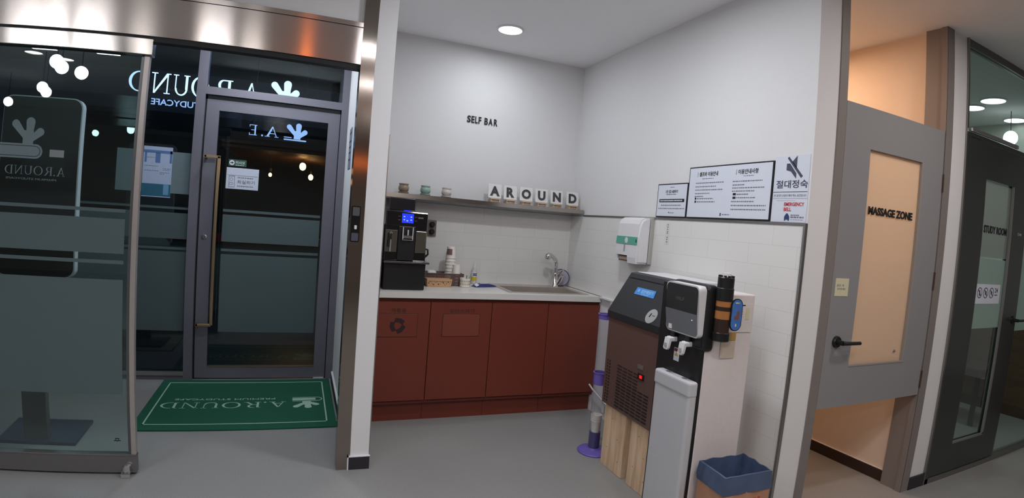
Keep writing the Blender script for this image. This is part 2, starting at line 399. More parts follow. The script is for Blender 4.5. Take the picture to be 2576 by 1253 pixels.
t = MB(); t.box(R_-.016, R_, M_-.004, M_+.008, 0, 1.486); t.build('trim_2', SMOOTH, kind='structure')
# partition between entrance and bar (white column)
MB().box(.312, .41, YC, 4.62, 0, CEIL).build('wall_partition', WALL, kind='structure')
MB().box(.410, .4155, YC+.002, YC+.012, 0, 1.786).build('trim_4', SMOOTH, kind='structure')
b = MB(); b.box(.303, .413, YC-.014, YC, 0, .070); b.mi = 1; b.box(.296, .416, YC-.015, YC, .070, .074); b.box(.296, .303, YC-.015, YC, 0, .074)
b.build('baseboard_partition', [BASEB, WHITE], kind='structure')
b = MB(); b.box(.298, .312, YC+.09, 4.44, 0, .070); b.mi = 1; b.box(.298, .312, YC+.09, 4.44, .070, .075); b.box(.300, .312, 4.43, 4.445, 0, .08)
b.build('baseboard_recess', [BASEB, WHITE], kind='structure')
# stainless casing and header
MB().box(.240, .2955, YC-.008, YC+.085, 0, CEIL).box(.2955, .312, YC+.0, YC+.085, 0, CEIL).build('trim_5', STEELV, kind='structure')
h = MB(); h.box(-5, .240, YC, YC+.07, 2.120, 2.306); h.box(-5, .240, YC, YC+.07, 2.310, 2.334)
h.mi = 1; h.box(-5, .240, YC+.006, YC+.06, 2.095, 2.120); h.box(-5, .240, YC+.004, YC+.06, 2.306, 2.310)
h.build('trim_6', [STEEL, SLATED], kind='structure')
MB().box(-5, .240, YC+.012, YC+.07, 2.334, CEIL).build('wall_front', WALL, kind='structure')
# shell outside the picture: closes the corridor behind the camera
MB().box(-6.1, -6, -4.6, 4.62, 0, CEIL).build('wall_left', WALL, kind='structure')
MB().box(-6, 7.4, -4.7, -4.6, 0, CEIL).build('wall_rear', mat('rear wall paint', (176, 168, 162), .7), kind='structure')
MB().box(7.4, 7.5, -4.6, 4.62, 0, CEIL).build('wall_side', WALL, kind='structure')

# ------------------------------------------------------------------ entrance door and frame (y = 4.50)
fr = struct('window_1', (-1.2, YD, 0))
f = MB()
f.box(-.800, -.735, YD, YD+.10, 0, CEIL)                     # mullion
f.box(.258, .312, YD, YD+.10, 0, CEIL)                       # right jamb
f.box(-.735, .258, YD, YD+.10, 2.154, 2.211)                 # transom rail
f.box(-4.2, -.800, YD+.01, YD+.09, 0, .034); f.box(-4.2, .258, YD, YD+.1, 2.62, CEIL)
f.box(-2.45, -2.39, YD, YD+.1, 0, CEIL)
f.build('window_frame', SLATE, fr)
MB().box(-4.2, -.800, YD-.004, YD+.006, .034, .064).build('bottom_rail', mat('pale aluminium', (150, 148, 146), .4, .6), fr, label='pale aluminium bottom rail')
MB().box(-2.39, -.800, YD+.04, YD+.046, .064, 2.62).box(-4.2, -2.45, YD+.04, YD+.046, .064, 2.62).build('pane', CLEARD, fr)
MB().box(-.735, .258, YD+.04, YD+.046, 2.211, 2.62).build('pane', CLEARD, fr)
fm = MB()
for x0, x1 in ((-2.39, -.800), (-4.2, -2.45)):
    for z0, z1 in ((.371, .970), (.985, 1.003), (1.030, 1.048), (1.066, 1.258), (1.285, 1.302)): 
        if (z0, z1) != (1.030, 1.048): fm.box(x0, x1, YD+.0375, YD+.0395, z0, z1)
fm.build('frosted_film', FROST, fr)
MB().box(-1.33, -.802, YD+.0368, YD+.0375, 1.400, 1.706).build('film_square', FROSTP, fr, label='pale frosted square beside the poster')
dr = struct('door_1', (-.24, YD, 0))
d = MB()
d.box(-.722, -.632, YD+.02, YD+.065, .012, 2.122); d.box(.165, .252, YD+.02, YD+.065, .012, 2.122)
d.box(-.632, .165, YD+.02, YD+.065, 2.042, 2.122); d.box(-.632, .165, YD+.02, YD+.065, .012, .102)
d.build('door_frame', SLATE, dr)
d = MB(); d.box(-.735, -.722, YD+.03, YD+.06, 0, 2.154); d.box(.252, .258, YD+.03, YD+.06, 0, 2.154); d.box(-.735, .258, YD+.03, YD+.06, 2.122, 2.154)
d.build('gasket', SLATED, dr)
MB().box(-.632, .165, YD+.016, YD+.024, .100, .108).build('glazing_bead', mat('brass bead', (150, 132, 104), .35, .7), dr)
MB().box(-.632, .165, YD+.038, YD+.044, .102, 2.042).build('pane', CLEARD, dr)
fm = MB()
for z0, z1 in ((.371, .970), (.992, 1.012), (1.066, 1.271), (1.292, 1.312)): fm.box(-.56, .150, YD+.0355, YD+.0375, z0, z1)
fm.build('frosted_film', FROST, dr)
hd = MB(); hd.box(-.612, -.590, YD-.05, YD-.026, .436, 1.700, .003); hd.box(-.705, -.590, YD-.05, YD-.026, 1.680, 1.702, .003); hd.box(-.712, -.602, YD-.05, YD-.026, .425, .447, .003)
hd.box(-.705, -.690, YD-.05, YD+.02, 1.680, 1.702); hd.box(-.712, -.697, YD-.05, YD+.02, .425, .447)
hd.build('door_handle', mat('champagne metal', (176, 150, 120), .3, .9), dr)
lk = MB(); lk.lathe([(.020, 0), (.020, .006), (.014, .012), (.006, .012), (.006, .006)], (-.682, YD+.02, 1.094), 24, (0, -1, 0)); lk.build('lock_cylinder', CHROME, dr, smooth=True)
MB().box(.165, .245, YD+.0, YD+.02, .003, .012).build('door_shoe', WHITE2, dr)
# stickers on the entrance door
st = thing('push_sticker', 'small green sticker with white arrow and Korean lettering on the entrance door glass', 'sticker', (-.477, YD+.034, 1.648))
GRN = mat('dark green print', (44, 82, 66), .5)
MB().box(-.541, -.413, YD+.0335, YD+.0355, 1.640, 1.690).build('backing', GRN, st)
k = MB(); k.ring((-.517, YD+.0335, 1.665), X, Z, 0.0005, .019, .001, 24)
k.text('미시오', (-.490, YD+.0335, 1.657), X, Z, w=.066, h=.022, depth=.001, off=.01); dashes(k, (-.490, YD+.0335, 1.647), X, Z, .060, .004); k.build('lettering', WHITE, st)
k = MB(); k.prism([(-.529, YD+.0325, 1.661), (-.517, YD+.0325, 1.661), (-.517, YD+.0325, 1.654), (-.503, YD+.0325, 1.665), (-.517, YD+.0325, 1.676), (-.517, YD+.0325, 1.669), (-.529, YD+.0325, 1.669)], (0, -.0006, 0)); k.build('arrow', GRN, st)
st = thing('door_notice', 'white paper notice with a phone drawing taped to the entrance door glass', 'notice', (-.434, YD+.033, 1.468))
MB().box(-.552, -.319, YD+.0325, YD+.0355, 1.468, 1.628, .001, 1).build('paper', mat('blue white paper', (196, 202, 216), .35, coat=.4), st)
k = MB(); k.box(-.545, -.326, YD+.0315, YD+.0325, 1.571, 1.573)
k.ring((-.513, YD+.0325, 1.540), X, Z, .010, .012, .001, 20)
for a in ((-.532, -.529, 1.482, 1.566), (-.492, -.489, 1.482, 1.566), (-.532, -.489, 1.482, 1.485), (-.532, -.489, 1.563, 1.566), (-.525, -.523, 1.499, 1.517), (-.503, -.501, 1.499, 1.517), (-.525, -.501, 1.499, 1.501), (-.525, -.501, 1.515, 1.517)):
    k.box(a[0], a[1], YD+.0315, YD+.0325, a[2], a[3])
k.text('퇴실하기', (-.470, YD+.0325, 1.510), X, Z, w=.125, h=.028, depth=.001, off=.01)
for z in (1.552, 1.488): dashes(k, (-.470, YD+.0325, z), X, Z, .115, .008)
k.build('lettering', GREYI, st)
# poster on the side pane
st = thing('poster', 'blue and white printed poster with teal footer on the entrance side pane', 'poster', (-1.04, YD+.034, 1.365))
MB().box(-1.142, -.938, YD+.033, YD+.0365, 1.365, 1.735).build('paper', mat('lit poster paper', (168, 182, 208), .5), st)
k = MB(); k.box(-1.142, -.938, YD+.032, YD+.033, 1.372, 1.462); k.build('footer', mat('teal print', (40, 98, 122), .5), st)
k = MB(); k.box(-.990, -.952, YD+.0312, YD+.032, 1.385, 1.460); k.build('footer_box', mat('light blue print', (104, 150, 186), .5), st)
k = MB()
for a in ((-1.142, -.938, 1.688, 1.708), (-1.132, -1.118, 1.618, 1.690), (-1.056, -1.022, 1.618, 1.690), (-.955, -.940, 1.618, 1.708)): k.box(a[0], a[1], YD+.0322, YD+.033, a[2], a[3])
k.build('header_bands', mat('blue print', (84, 116, 168), .5), st)
k = MB()
for x, z, l in ((-1.13, 1.590, .10), (-1.13, 1.556, .10), (-1.0, 1.575, .055), (-1.02, 1.545, .07), (-1.115, 1.652, .055), (-1.0, 1.565, .05), (-1.02, 1.535, .035), (-1.03, 1.440, .05), (-1.03, 1.425, .035)): dashes(k, (x, YD+.033, z), X, Z, l, .004)
k.build('small_print', GREYI, st)

# ------------------------------------------------------------------ sliding glass screen in front (y = 2.92)
gp = struct('door_4', (-1.6, YP, 0))
MB().box(-5, -.774, YP-.006, YP+.006, .100, 2.03).build('pane', CLEAR, gp)
MB().box(-.766, -.742, YP-.018, YP+.018, .100, 2.03, .002).build('stile', mat('pale stile', (176, 168, 164), .35, .5), gp)
MB().box(-.780, -.766, YP-.012, YP+.012, .100, 2.03).build('stile_bead', mat('grey bead', (98, 100, 100), .35, .6), gp)
h = MB(); h.box(-5, -.728, YP-.040, YP+.02, 2.030, 2.108, .003).build('top_rail', steel_mat('rail stainless', (186, 178, 172), .13, .95, .25), gp)
h = MB(); h.box(-5, -.742, YP-.022, YP+.022, .012, .100); h.box(-5, -.742, YP-.024, YP+.02, .100, .108, .002); h.build('bottom_rail', mat('anodised rail', (128, 125, 124), .32, .75), gp)
k = MB(); k.lathe([(.014, 0), (.014, .018), (.019, .018), (.019, .05), (.013, .056)], (-.788, YP-.034, .002), 24, (0, 0, 1)); k.build('floor_bolt', CHROME, gp, smooth=True)
k = MB(); k.box(-.812, -.766, YP-.062, YP-.022, .000, .024, .003); k.cyl((-.788, YP-.034, .02), (-.775, YP-.024, .062), .012); k.build('bolt_housing', CHROME, gp)
fm = MB()
for z0, z1 in ((.412, .970), (1.045, 1.062), (1.094, 1.258), (1.288, 1.304)): fm.box(-5, -.800, YP-.0085, YP-.0065, z0, z1)
fm.build('frosted_film', FROST, gp)
lg = MB(); yv = YP-.0065
for cx in (-1.270, -1.60):
    sprout(lg, (cx, yv, 1.577), X, Z, .125, .0012)
lg.rrect((-2.0, yv, 1.511), X, Z, .802, .067, .033, .0010); lg.build('sprout_decal', FROSTP, gp, label='frosted sprout and book emblem')
lg = MB()
for z in (1.5195, 1.5665): lg.box(-1.60, -1.232, yv-.0018, yv-.001, z, z+.0035)
lg.ring((-1.232, yv-.001, 1.5447), X, Z, .0215, .025, .0008, 24, -90, 90); lg.build('book_outline', mat('dark outline', (40, 48, 52), .5), gp)
lg = MB(); serif_text(lg, 'A.ROUND', (-1.086, yv, 1.437), -X, Z, .040, .285, depth=-.0012); lg.build('screen_lettering', FROSTP, gp)
lg = MB(); lg.text('PREMIUM STUDYCAFE', (-1.125, yv, 1.413), -X, Z, w=.24, h=.009, depth=-.001); lg.build('small_lettering', FROSTP, gp)
st = MB(); st.box(-1.163, -1.096, yv-.0015, yv, 1.524, 1.558); st.build('note_slip', mat('grey slip', (120, 126, 128), .6), label='small grey paper slip stuck on the glass screen beside the sprout emblem', cat='note')
k = MB(); k.ring((-.833, yv, .179), X, Z, .006, .009, .001, 16); k.box(-.85, -.816, yv-.001, yv, .172, .176); k.box(-.843, -.823, yv-.001, yv, .183, .187); k.build('maker_mark', INK, gp)

# ------------------------------------------------------------------ kiosk behind the screen
kz = thing('kiosk', 'tall dark kiosk with pale rounded edge standing behind the glass screen', 'kiosk', (-1.40, 3.40, 0))
KP = mat('kiosk charcoal', (58, 60, 66), .45)
k = MB(); k.prism([(-1.615, 3.60, 0), (-1.166, 3.60, 0), (-1.156, 3.247, 0), (-1.60, 3.247, 0)], (0, 0, .018)); k.build('base_plate', mat('slate base', (66, 70, 84), .4), kz)
MB().box(-1.455, -1.322, 3.290, 3.337, .018, .95).build('post', mat('kiosk post', (84, 84, 84), .4), kz)
k = MB(); k.rrect((-1.575, 3.289, .918), X, Z, .412, .930, .045, .006); k.build('screen_panel', mat('kiosk black', (24, 26, 30), .45), kz)
k = MB(); k.rrect((-1.580, 3.338, .912), X, Z, .424, .942, .048, .048); k.build('housing', mat('pale kiosk shell', (200, 206, 214), .4), kz, label='pale rounded housing')

# ------------------------------------------------------------------ door mat
mt_ = thing('door_mat', 'green entrance mat with white border line and upside-down lettering at the door', 'mat', (-.32, 3.93, 0))
MATG = mat('green mat pile', (18, 84, 62), .95, noise=.12, nscale=500, bump=.6)
k = MB(); k.box(-.930, .286, 3.470, 4.475, 0, .010, .003, 2).build('mat_body', MATG, mt_)
MATW = mat('mat white print', (158, 190, 172), .9, noise=.06, nscale=400)
k = MB()
for a in ((-.872, .232, 3.553, 3.562), (-.872, .232, 4.392, 4.401), (-.872, -.863, 3.553, 4.401), (.223, .232, 3.553, 4.401)): k.box(a[0], a[1], a[2], a[3], .0095, .0112)
k.build('border_line', MATW, mt_)
k = MB(); serif_text(k, 'A.ROUND', (-.030, 3.955, .0095), -X, -Y, .112, .805, depth=.0017)
k.text('PREMIUM STUDYCAFE', (-.105, 4.035, .0095), -X, -Y, w=.66, h=.030, depth=.0017); k.build('lettering', MATW, mt_)
k = MB(); sprout(k, (.108, 3.945, .0112), X, -Y, .14, -.0017)
k.box(.012, .175, 3.955, 3.962, .0095, .0112); k.box(.012, .175, 4.028, 4.036, .0095, .0112); k.box(.012, .170, 3.975, 4.015, .0095, .0112)
k.ring((.175, 3.9955, .0095), X, Y, .034, .041, .0017, 24, -90, 90); k.build('sprout_print', MATW, mt_)

# ------------------------------------------------------------------ digital lock on the steel casing
dl = thing('door_lock', 'slim black digital lock on the stainless casing beside the white column', 'door lock', (.267, YC-.008, 1.22))
k = MB(); k.rrect((.245, YC-.008, 1.218), X, Z, .044, .184, .008, .022); k.build('housing', BLACKG, dl)
MB().rrect((.250, YC-.030, 1.352), X, Z, .034, .044, .004, .003).build('keypad', mat('lock keypad', (92, 94, 98), .3, .3), dl)
MB().rrect((.250, YC-.030, 1.224), X, Z, .034, .040, .004, .003).build('battery_cover', mat('lock cover', (88, 90, 104), .3, .3), dl)
MB().rrect((.262, YC-.030, 1.284), X, Z, .012, .020, .003, .006).build('thumb_turn', WHITE, dl)
# dark notice on the recess side wall
st = thing('wall_notice', 'grey notice with dark print on the bluish recess wall beside the entrance door', 'notice', (.310, 4.10, 1.66))
MB().box(.308, .312, 3.98, 4.16, 1.67, 1.96).build('paper', mat('blue grey sheet', (112, 124, 142), .6), st)
k = MB()
for z in (1.92, 1.86, 1.82, 1.78, 1.73): dashes(k, (.308, 4.14, z), -Y, Z, .14, .01)
k.build('small_print', INK, st)

# ------------------------------------------------------------------ lit sign seen from behind outside the glass, and its reflection as geometry
SIGN = emit_mat('lit sign face', (214, 226, 255), 3.2)
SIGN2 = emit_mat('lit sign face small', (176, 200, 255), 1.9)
PALE = emit_mat('dim sign face', (110, 130, 170), .9)
sg = thing('shop_sign', 'large glowing reversed lettering with a sprout emblem above the entrance door', 'sign', (-.72, 4.72, 2.06))
k = MB(); ys = 4.70
def mir(ch, xr, xl, z0=2.153, hh=.155):
    m = MB(); serif_text(m, ch, (xr, ys, z0), -X, Z, hh, xr-xl, depth=-.012); return m.build('letter', SIGN, sg)
mir('A', -.375, -.500); mir('R', -.572, -.715); mir('O', -.745, -.875); mir('U', -.890, -1.010); mir('N', -1.030, -1.170); mir('D', -1.200, -1.335)
k = MB(); sprout(k, (-.172, ys, 2.190), X, Z, .175, .012); k.build('sprout_emblem', SIGN, sg)
k = MB(); k.text('PREMIUM STUDYCAFE', (-.46, ys, 2.064), -X, Z, w=.70, h=.047, depth=-.008, off=.008); k.build('small_lettering', SIGN2, sg)
MB().box(-1.36, -.06, ys+.012, ys+.03, 2.18, 2.20).box(-.785, -.755, YD+.10, ys+.012, 2.175, 2.205).box(-.10, -.07, YD+.10, ys+.012, 2.18, 2.20).build('mounting_rail', SLATED, sg)
sg = thing('sign_reflection', 'reflection of the shop sign, built as smaller glowing letters with sprout and book line', 'sign', (-.2, 4.78, 1.89))  # the shop sign mirrored in another pane, built as a glowing copy
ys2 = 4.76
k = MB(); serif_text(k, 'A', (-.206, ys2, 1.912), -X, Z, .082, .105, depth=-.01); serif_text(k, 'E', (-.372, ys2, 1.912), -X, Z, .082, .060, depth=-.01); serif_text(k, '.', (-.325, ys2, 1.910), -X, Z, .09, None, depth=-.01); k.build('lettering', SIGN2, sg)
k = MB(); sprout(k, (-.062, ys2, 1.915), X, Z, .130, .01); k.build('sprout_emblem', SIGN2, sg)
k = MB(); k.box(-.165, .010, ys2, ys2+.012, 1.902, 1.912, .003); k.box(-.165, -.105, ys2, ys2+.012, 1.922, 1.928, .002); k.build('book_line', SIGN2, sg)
MB().box(-.44, .03, ys2+.012, ys2+.02, 1.890, 1.902).build('mounting_rail', SLATED, sg)  # rail and wires added only to carry the reflected lettering
for x in (-.40, -.01): MB().cyl((x, ys2+.016, 1.902), (x, ys2+.016, 2.9), .0025, 6).build('added_wire', SLATED, sg)
# outside lobby
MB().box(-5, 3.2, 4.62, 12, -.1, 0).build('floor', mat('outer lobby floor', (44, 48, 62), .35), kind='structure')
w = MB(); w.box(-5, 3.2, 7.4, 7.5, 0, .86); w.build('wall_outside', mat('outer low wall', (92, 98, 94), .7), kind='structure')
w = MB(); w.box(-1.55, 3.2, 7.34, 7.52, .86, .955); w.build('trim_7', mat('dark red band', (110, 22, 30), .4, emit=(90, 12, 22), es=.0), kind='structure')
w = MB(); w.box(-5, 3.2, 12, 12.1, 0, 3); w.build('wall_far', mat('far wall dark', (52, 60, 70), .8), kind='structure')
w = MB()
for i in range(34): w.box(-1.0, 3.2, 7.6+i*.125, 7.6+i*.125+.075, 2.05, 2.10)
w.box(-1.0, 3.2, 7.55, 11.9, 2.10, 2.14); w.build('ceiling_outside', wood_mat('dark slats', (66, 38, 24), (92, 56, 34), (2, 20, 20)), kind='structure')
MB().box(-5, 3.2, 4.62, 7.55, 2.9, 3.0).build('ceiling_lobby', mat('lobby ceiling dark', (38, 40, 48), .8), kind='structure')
MB().box(-1.75, -1.05, 5.35, 6.3, 0, .012, .003).build('outdoor_mat', mat('black mat', (20, 22, 22), .95), label='dark rubber mat on the lobby floor outside the side pane', cat='mat')
BULB = emit_mat('warm bulb', (255, 176, 96), 26)
bp = None
for i, (x, y, z, nm) in enumerate([(-.006, 8.4, 1.94, 'brightest amber pendant bulb outside the door, left of its twin'), (.12, 8.9, 1.82, 'amber pendant bulb outside the door, the rightmost and lower one'), (-.44, 8.4, 1.78, 'small faint amber pendant bulb outside above the door notice side')]):
    p = thing('pendant_bulb', nm, 'lamp', (x, y, z), 'amber bulbs outside the door')
    if bp is None:
        k = MB(); k.sphere((x, y, z), .045, (1, 1, 1.25)); k.build('bulb', BULB, p, smooth=True)
        k = MB(); k.cyl((x, y, z+.05), (x, y, z+.09), .018); k.build('socket', BLACK, p)
        k = MB(); k.cyl((x, y, z+.09), (x, y, z+.34), .003, 6); k.build('cord', BLACK, p); bp = p
    else:
        for ch in bp.children:
            c = ch.copy(); S.collection.objects.link(c); c.parent = p
            if c.name.startswith('bulb'): c.scale = (.5,)*3 if i == 2 else (.8,)*3
    light('bulb_glow', 'POINT', (x, y-.12, z), 3.0 if i < 2 else 1.0, (1, .45, .15), .05)

# ================================================================== SELF BAR
CX = [.412, .842, 1.275, 1.710, 2.138]
names = [('red-brown base cabinet with a recycling flap, next to the white column', 'cabinet'), ('red-brown base cabinet with a plain square waste flap', 'cabinet'),
         ('plain red-brown base cabinet right of the waste flap cabinet', 'cabinet'), ('plain red-brown base cabinet beside the purple-rimmed cup tube', 'cabinet')]
for i in range(4):
    x0, x1 = CX[i]+.001, CX[i+1]-.001
    c = thing('base_cabinet', names[i][0], 'cabinet', ((x0+x1)/2, 3.6, 0), 'base cabinets under the counter')
    k = MB(); k.box(x0, x0+.016, 3.506, 4.050, .125, .837); k.box(x1-.016, x1, 3.506, 4.050, .125, .837); k.box(x0+.016, x1-.016, 4.036, 4.050, .125, .69); k.box(x0+.016, x1-.016, 3.506, 3.522, .70, .837); k.box(x0+.016, x1-.016, 3.506, 4.036, .125, .141); k.box(x0, x1, 3.540, 4.050, 0, .150); k.build('body', RED, c)
    d = MB(); d.box(x0+.001, x1-.001, 3.486, 3.505, .150, .812, .0015, 1); dd = d.build('door', RED, c)
    if i < 2:
        fx = ((.500, .758), (.930, 1.187))[i]
        MB().box(fx[0]-.003, fx[1]+.003, 3.4848, 3.4862, .578, .734).build('flap_gap', REDD, dd)
        k = MB(); k.box(fx[0], fx[1], 3.4825, 3.4855, .581, .731, .001, 1); k.build('waste_flap', RED if i == 0 else RED2, dd)
        k = MB(); k.text(('재활용', '일반쓰레기')[i], ((.584, .973)[i], 3.4860, .740), X, Z, w=(.098, .172)[i], h=.028, depth=.0008, off=.006); k.build('lettering', REDD, dd)
    if i == 0:
        k = MB(); cx, cz = .631, .654
        for a in (90, 210, 330):
            ca = math.radians(a); u = Vector((math.cos(ca-PI/2), 0, math.sin(ca-PI/2))); v = Vector((math.cos(ca), 0, math.sin(ca)))
            o = Vector((cx, 3.4825, cz))
            P = lambda p, q: o+u*p+v*q
            k.prism([P(-.024, .022), P(.010, .022), P(.026, .046), P(-.008, .050), P(-.018, .048)], (0, -.0008, 0))
            k.prism([P(.030, .004), P(.045, .030), P(.020, .046), P(.006, .022)], (0, -.0009, 0))
        k.build('recycle_symbol', mat('symbol dark', (42, 26, 30), .6), dd)
ct = MB()
ct.box(.412, 1.425, 3.466, 4.053, .838, .878); ct.box(2.060, 2.128, 3.466, 4.053, .838, .878); ct.box(1.425, 2.060, 3.466, 3.550, .838, .878); ct.box(1.425, 2.060, 4.005, 4.053, .838, .878)
ct.build('worktop', STONE, label='white stone worktop with a sink cut-out over the red-brown cabinets', cat='worktop')
sk = thing('sink', 'stainless steel sink basin set in the white worktop', 'sink', (1.74, 3.78, .7))
k = MB(); k.box(1.418, 2.068, 3.543, 3.575, .8785, .882, .001); k.box(1.418, 2.068, 3.89, 4.012, .8785, .882, .001); k.box(1.418, 1.455, 3.575, 3.89, .8785, .882, .001); k.box(2.025, 2.068, 3.575, 3.89, .8785, .882, .001)
k.build('rim', SINKM, sk)
k = MB(); k.box(1.453, 1.457, 3.572, 3.893, .71, .880); k.box(2.023, 2.027, 3.572, 3.893, .71, .880); k.box(1.453, 2.027, 3.572, 3.576, .71, .880); k.box(1.453, 2.027, 3.889, 3.893, .71, .880); k.box(1.453, 2.027, 3.572, 3.893, .706, .712)
k.build('basin', SINKM, sk)
MB().lathe([(.045, 0), (.045, .004), (.03, .006)], (1.74, 3.73, .712)).build('drain', CHROME, sk, smooth=True)
fc = thing('faucet', 'chrome swan-neck mixer faucet behind the sink', 'faucet', (1.950, 3.93, .882))
k = MB(); k.lathe([(.030, 0), (.030, .01), (.024, .02), (.023, .10), (.020, .115)], (1.965, 3.93, .882)); k.build('base', CHROME, fc, smooth=True)
k = MB(); k.tube([(1.965, 3.93, .98), (1.965, 3.93, 1.03), (1.965, 3.93, 1.075), (1.955, 3.925, 1.10), (1.925, 3.915, 1.125), (1.895, 3.905, 1.143), (1.870, 3.90, 1.150)], [.015, .015, .0155, .017, .016, .015, .015], 16); k.build('spout', CHROME, fc, smooth=True)
k = MB(); k.lathe([(.020, 0), (.026, .012), (.025, .030), (.022, .036)], (1.872, 3.898, 1.150), 24, (-.15, -.05, -1)); k.lathe([(.021, .036), (.020, .044)], (1.872, 3.898, 1.150), 24, (-.15, -.05, -1)); k.build('spray_head', CHROME, fc, smooth=True)
k = MB(); k.tube([(1.972, 3.925, .97), (1.99, 3.91, .995), (2.005, 3.89, 1.015), (2.010, 3.88, 1.025)], [.016, .014, .011, .010], 12); k.tube([(1.985, 3.92, .905), (2.0, 3.91, .94), (2.01, 3.90, .985)], [.012, .018, .017], 12); k.build('lever', CHROME, fc, smooth=True)
tr = thing('round_tray', 'clear round lid with a violet rim leaning in the corner behind the faucet', 'lid', (2.055, 4.0, .88))
ax = Vector((-.45, -1, .18)).normalized(); c0 = Vector((2.052, 4.000, .952))
k = MB(); k.lathe([(.066, 0), (.066, .003), (.001, .004)], c0, 40, ax); k.build('disc', mat('clear lilac plastic', (180, 178, 200), .15, alpha=.45), tr, smooth=True)
k = MB(); u_ = ax.cross(Z).normalized(); v_ = u_.cross(ax)
k.tube([c0+u_*.069*math.cos(a)+v_*.069*math.sin(a) for a in [2*PI*i/40 for i in range(40)]], .0042, 8, closed=True); k.build('rim', mat('violet rim', (62, 58, 100), .4), tr, smooth=True)
# wall socket
so = thing('wall_socket', 'grey double wall socket with black plugs beside the coffee machine', 'socket', (.938, D_-.01, 1.226))
MB().rrect((.902, D_-.006, 1.226), X, Z, .070, .124, .006, .010).build('plate', mat('bronze grey plate', (120, 108, 104), .4, .3), so)
for z in (1.318, 1.262):
    k = MB(); k.lathe([(.021, 0), (.020, .028), (.014, .034)], (.936, D_-.016, z), 20, (0, -1, 0)); k.build('plug', BLACK, so, smooth=True)
# coffee machine
cm = thing('coffee_machine', 'black bean-to-cup coffee machine with blue screen on the worktop', 'coffee machine', (.66, 3.74, .878))
k = MB(); k.box(.528, .800, 3.548, 3.93, .879, 1.056, .006); k.build('base_box', BLACK, cm)
k = MB(); k.box(.520, .818, 3.520, 3.93, 1.056, 1.070, .003); k.build('drip_tray', mat('tray steel', (120, 118, 116), .18, .9), cm)
k = MB(); k.box(.520, .795, 3.556, 3.93, 1.070, 1.398, .006); k.build('body', BLACKG, cm)
k = MB(); k.box(.606, .716, 3.546, 3.560, 1.075, 1.300, .004); k.build('centre_column', BLACK, cm)
k = MB(); k.box(.524, .792, 3.548, 3.558, 1.300, 1.394, .003); k.build('control_panel', BLACKG, cm)
MIR = mat('dark mirror steel', (150, 146, 138), .12, .95, noise=0)
for x0, x1 in ((.524, .600), (.722, .790)): MB().box(x0, x1, 3.549, 3.557, 1.128, 1.272, .002).build('side_panel', MIR, cm)
k = MB(); k.box(.622, .698, 3.5455, 3.5475, 1.322, 1.384, .001, 1); k.build('screen', emit_mat('blue screen', (36, 56, 255), 1.5), cm)
k = MB()
for dx, dz in ((.010, .018), (.010, .038), (.055, .018), (.055, .038), (.030, .012)): k.box(.622+dx, .622+dx+.010, 3.5445, 3.5455, 1.322+dz, 1.322+dz+.006)
k.build('screen_icons', emit_mat('screen icon', (150, 170, 255), 1.8), cm)
k = MB(); k.box(.640, .680, 3.560, 3.60, 1.398, 1.406, .002); k.build('top_light', emit_mat('blue light', (40, 60, 255), 1.0), cm)
k = MB(); k.box(.728, .762, 3.5462, 3.5480, 1.356, 1.366); k.build('badge', SMOOTH, cm)
for x in (.598, .706):
    for z in (1.362, 1.338): MB().box(x, x+.014, 3.5455, 3.548, z, z+.003).build('button', SMOOTH, cm)
k = MB()
for x in (.632, .696): k.tube([(x, 3.53, 1.295), (x, 3.53, 1.215)], .0045, 8)
k.box(.628, .700, 3.526, 3.534, 1.208, 1.214, .001); k.box(.630, .698, 3.53, 3.545, 1.222, 1.240); k.tube([(.664, 3.53, 1.278), (.664, 3.53, 1.242)], .006, 8)
k.build('coffee_spout', CHROME, cm)
k = MB(); k.box(.540, .562, 3.525, 3.548, 1.205, 1.252, .006); k.tube([(.548, 3.53, 1.21), (.545, 3.53, 1.16)], .008, 10); k.build('steam_arm', BLACK, cm)
k = MB(); k.tube([(.556, 3.53, 1.21), (.556, 3.528, 1.130)], .0075, 10); k.tube([(.548, 3.53, 1.245), (.556, 3.525, 1.262), (.562, 3.53, 1.25)], .004, 8); k.build('steam_nozzle', SMOOTH, cm)
k = MB(); k.tube([(.797, 3.60, 1.155), (.815, 3.59, 1.150), (.818, 3.59, 1.120), (.797, 3.60, 1.095)], .007, 8); k.build('side_handle', BLACK, cm, smooth=True)
k = MB(); k.box(.545, .716, 3.60, 3.80, 1.400, 1.486, .006); k.build('bean_hopper', mat('smoked hopper', (34, 33, 36), .15, coat=.3), cm)
k = MB(); k.box(.412, .505, 3.60, 3.90, .879, 1.30, .004)
k.build('side_unit', mat('dark grey unit', (48, 50, 54), .35), label='narrow dark unit squeezed between the coffee machine and the white column', cat='machine')
# tub, basket, cups
tb = thing('plastic_tub', 'smoky brown transparent tub holding cups beside the coffee machine', 'tub', (1.0, 3.87, .878))
TUB = glass_mat('smoky plastic', (.55, .42, .40), .8)
k = MB(); x0, x1, y0, y1, z0, z1 = .845, 1.150, 3.815, 3.960, .880, .966
for a in ((x0, x1, y0, y0+.003), (x0, x1, y1-.003, y1), (x0, x0+.003, y0, y1), (x1-.003, x1, y0, y1)): k.box(a[0], a[1], a[2], a[3], z0, z1)
k.box(x0, x1, y0, y1, z0, z0+.003); k.build('tub_body', mat('smoky brown plastic', (118, 92, 88), .2, alpha=.62, noise=0), tb)
k = MB(); k.tube([(x0, y0, z1), (x1, y0, z1), (x1, y1, z1), (x0, y1, z1)], .0035, 8, closed=True); k.build('tub_rim', mat('tub rim', (92, 72, 72), .25), tb)
k = MB(); bx = [(.855, 3.745), (1.060, 3.745), (1.060, 3.806), (.855, 3.806)]
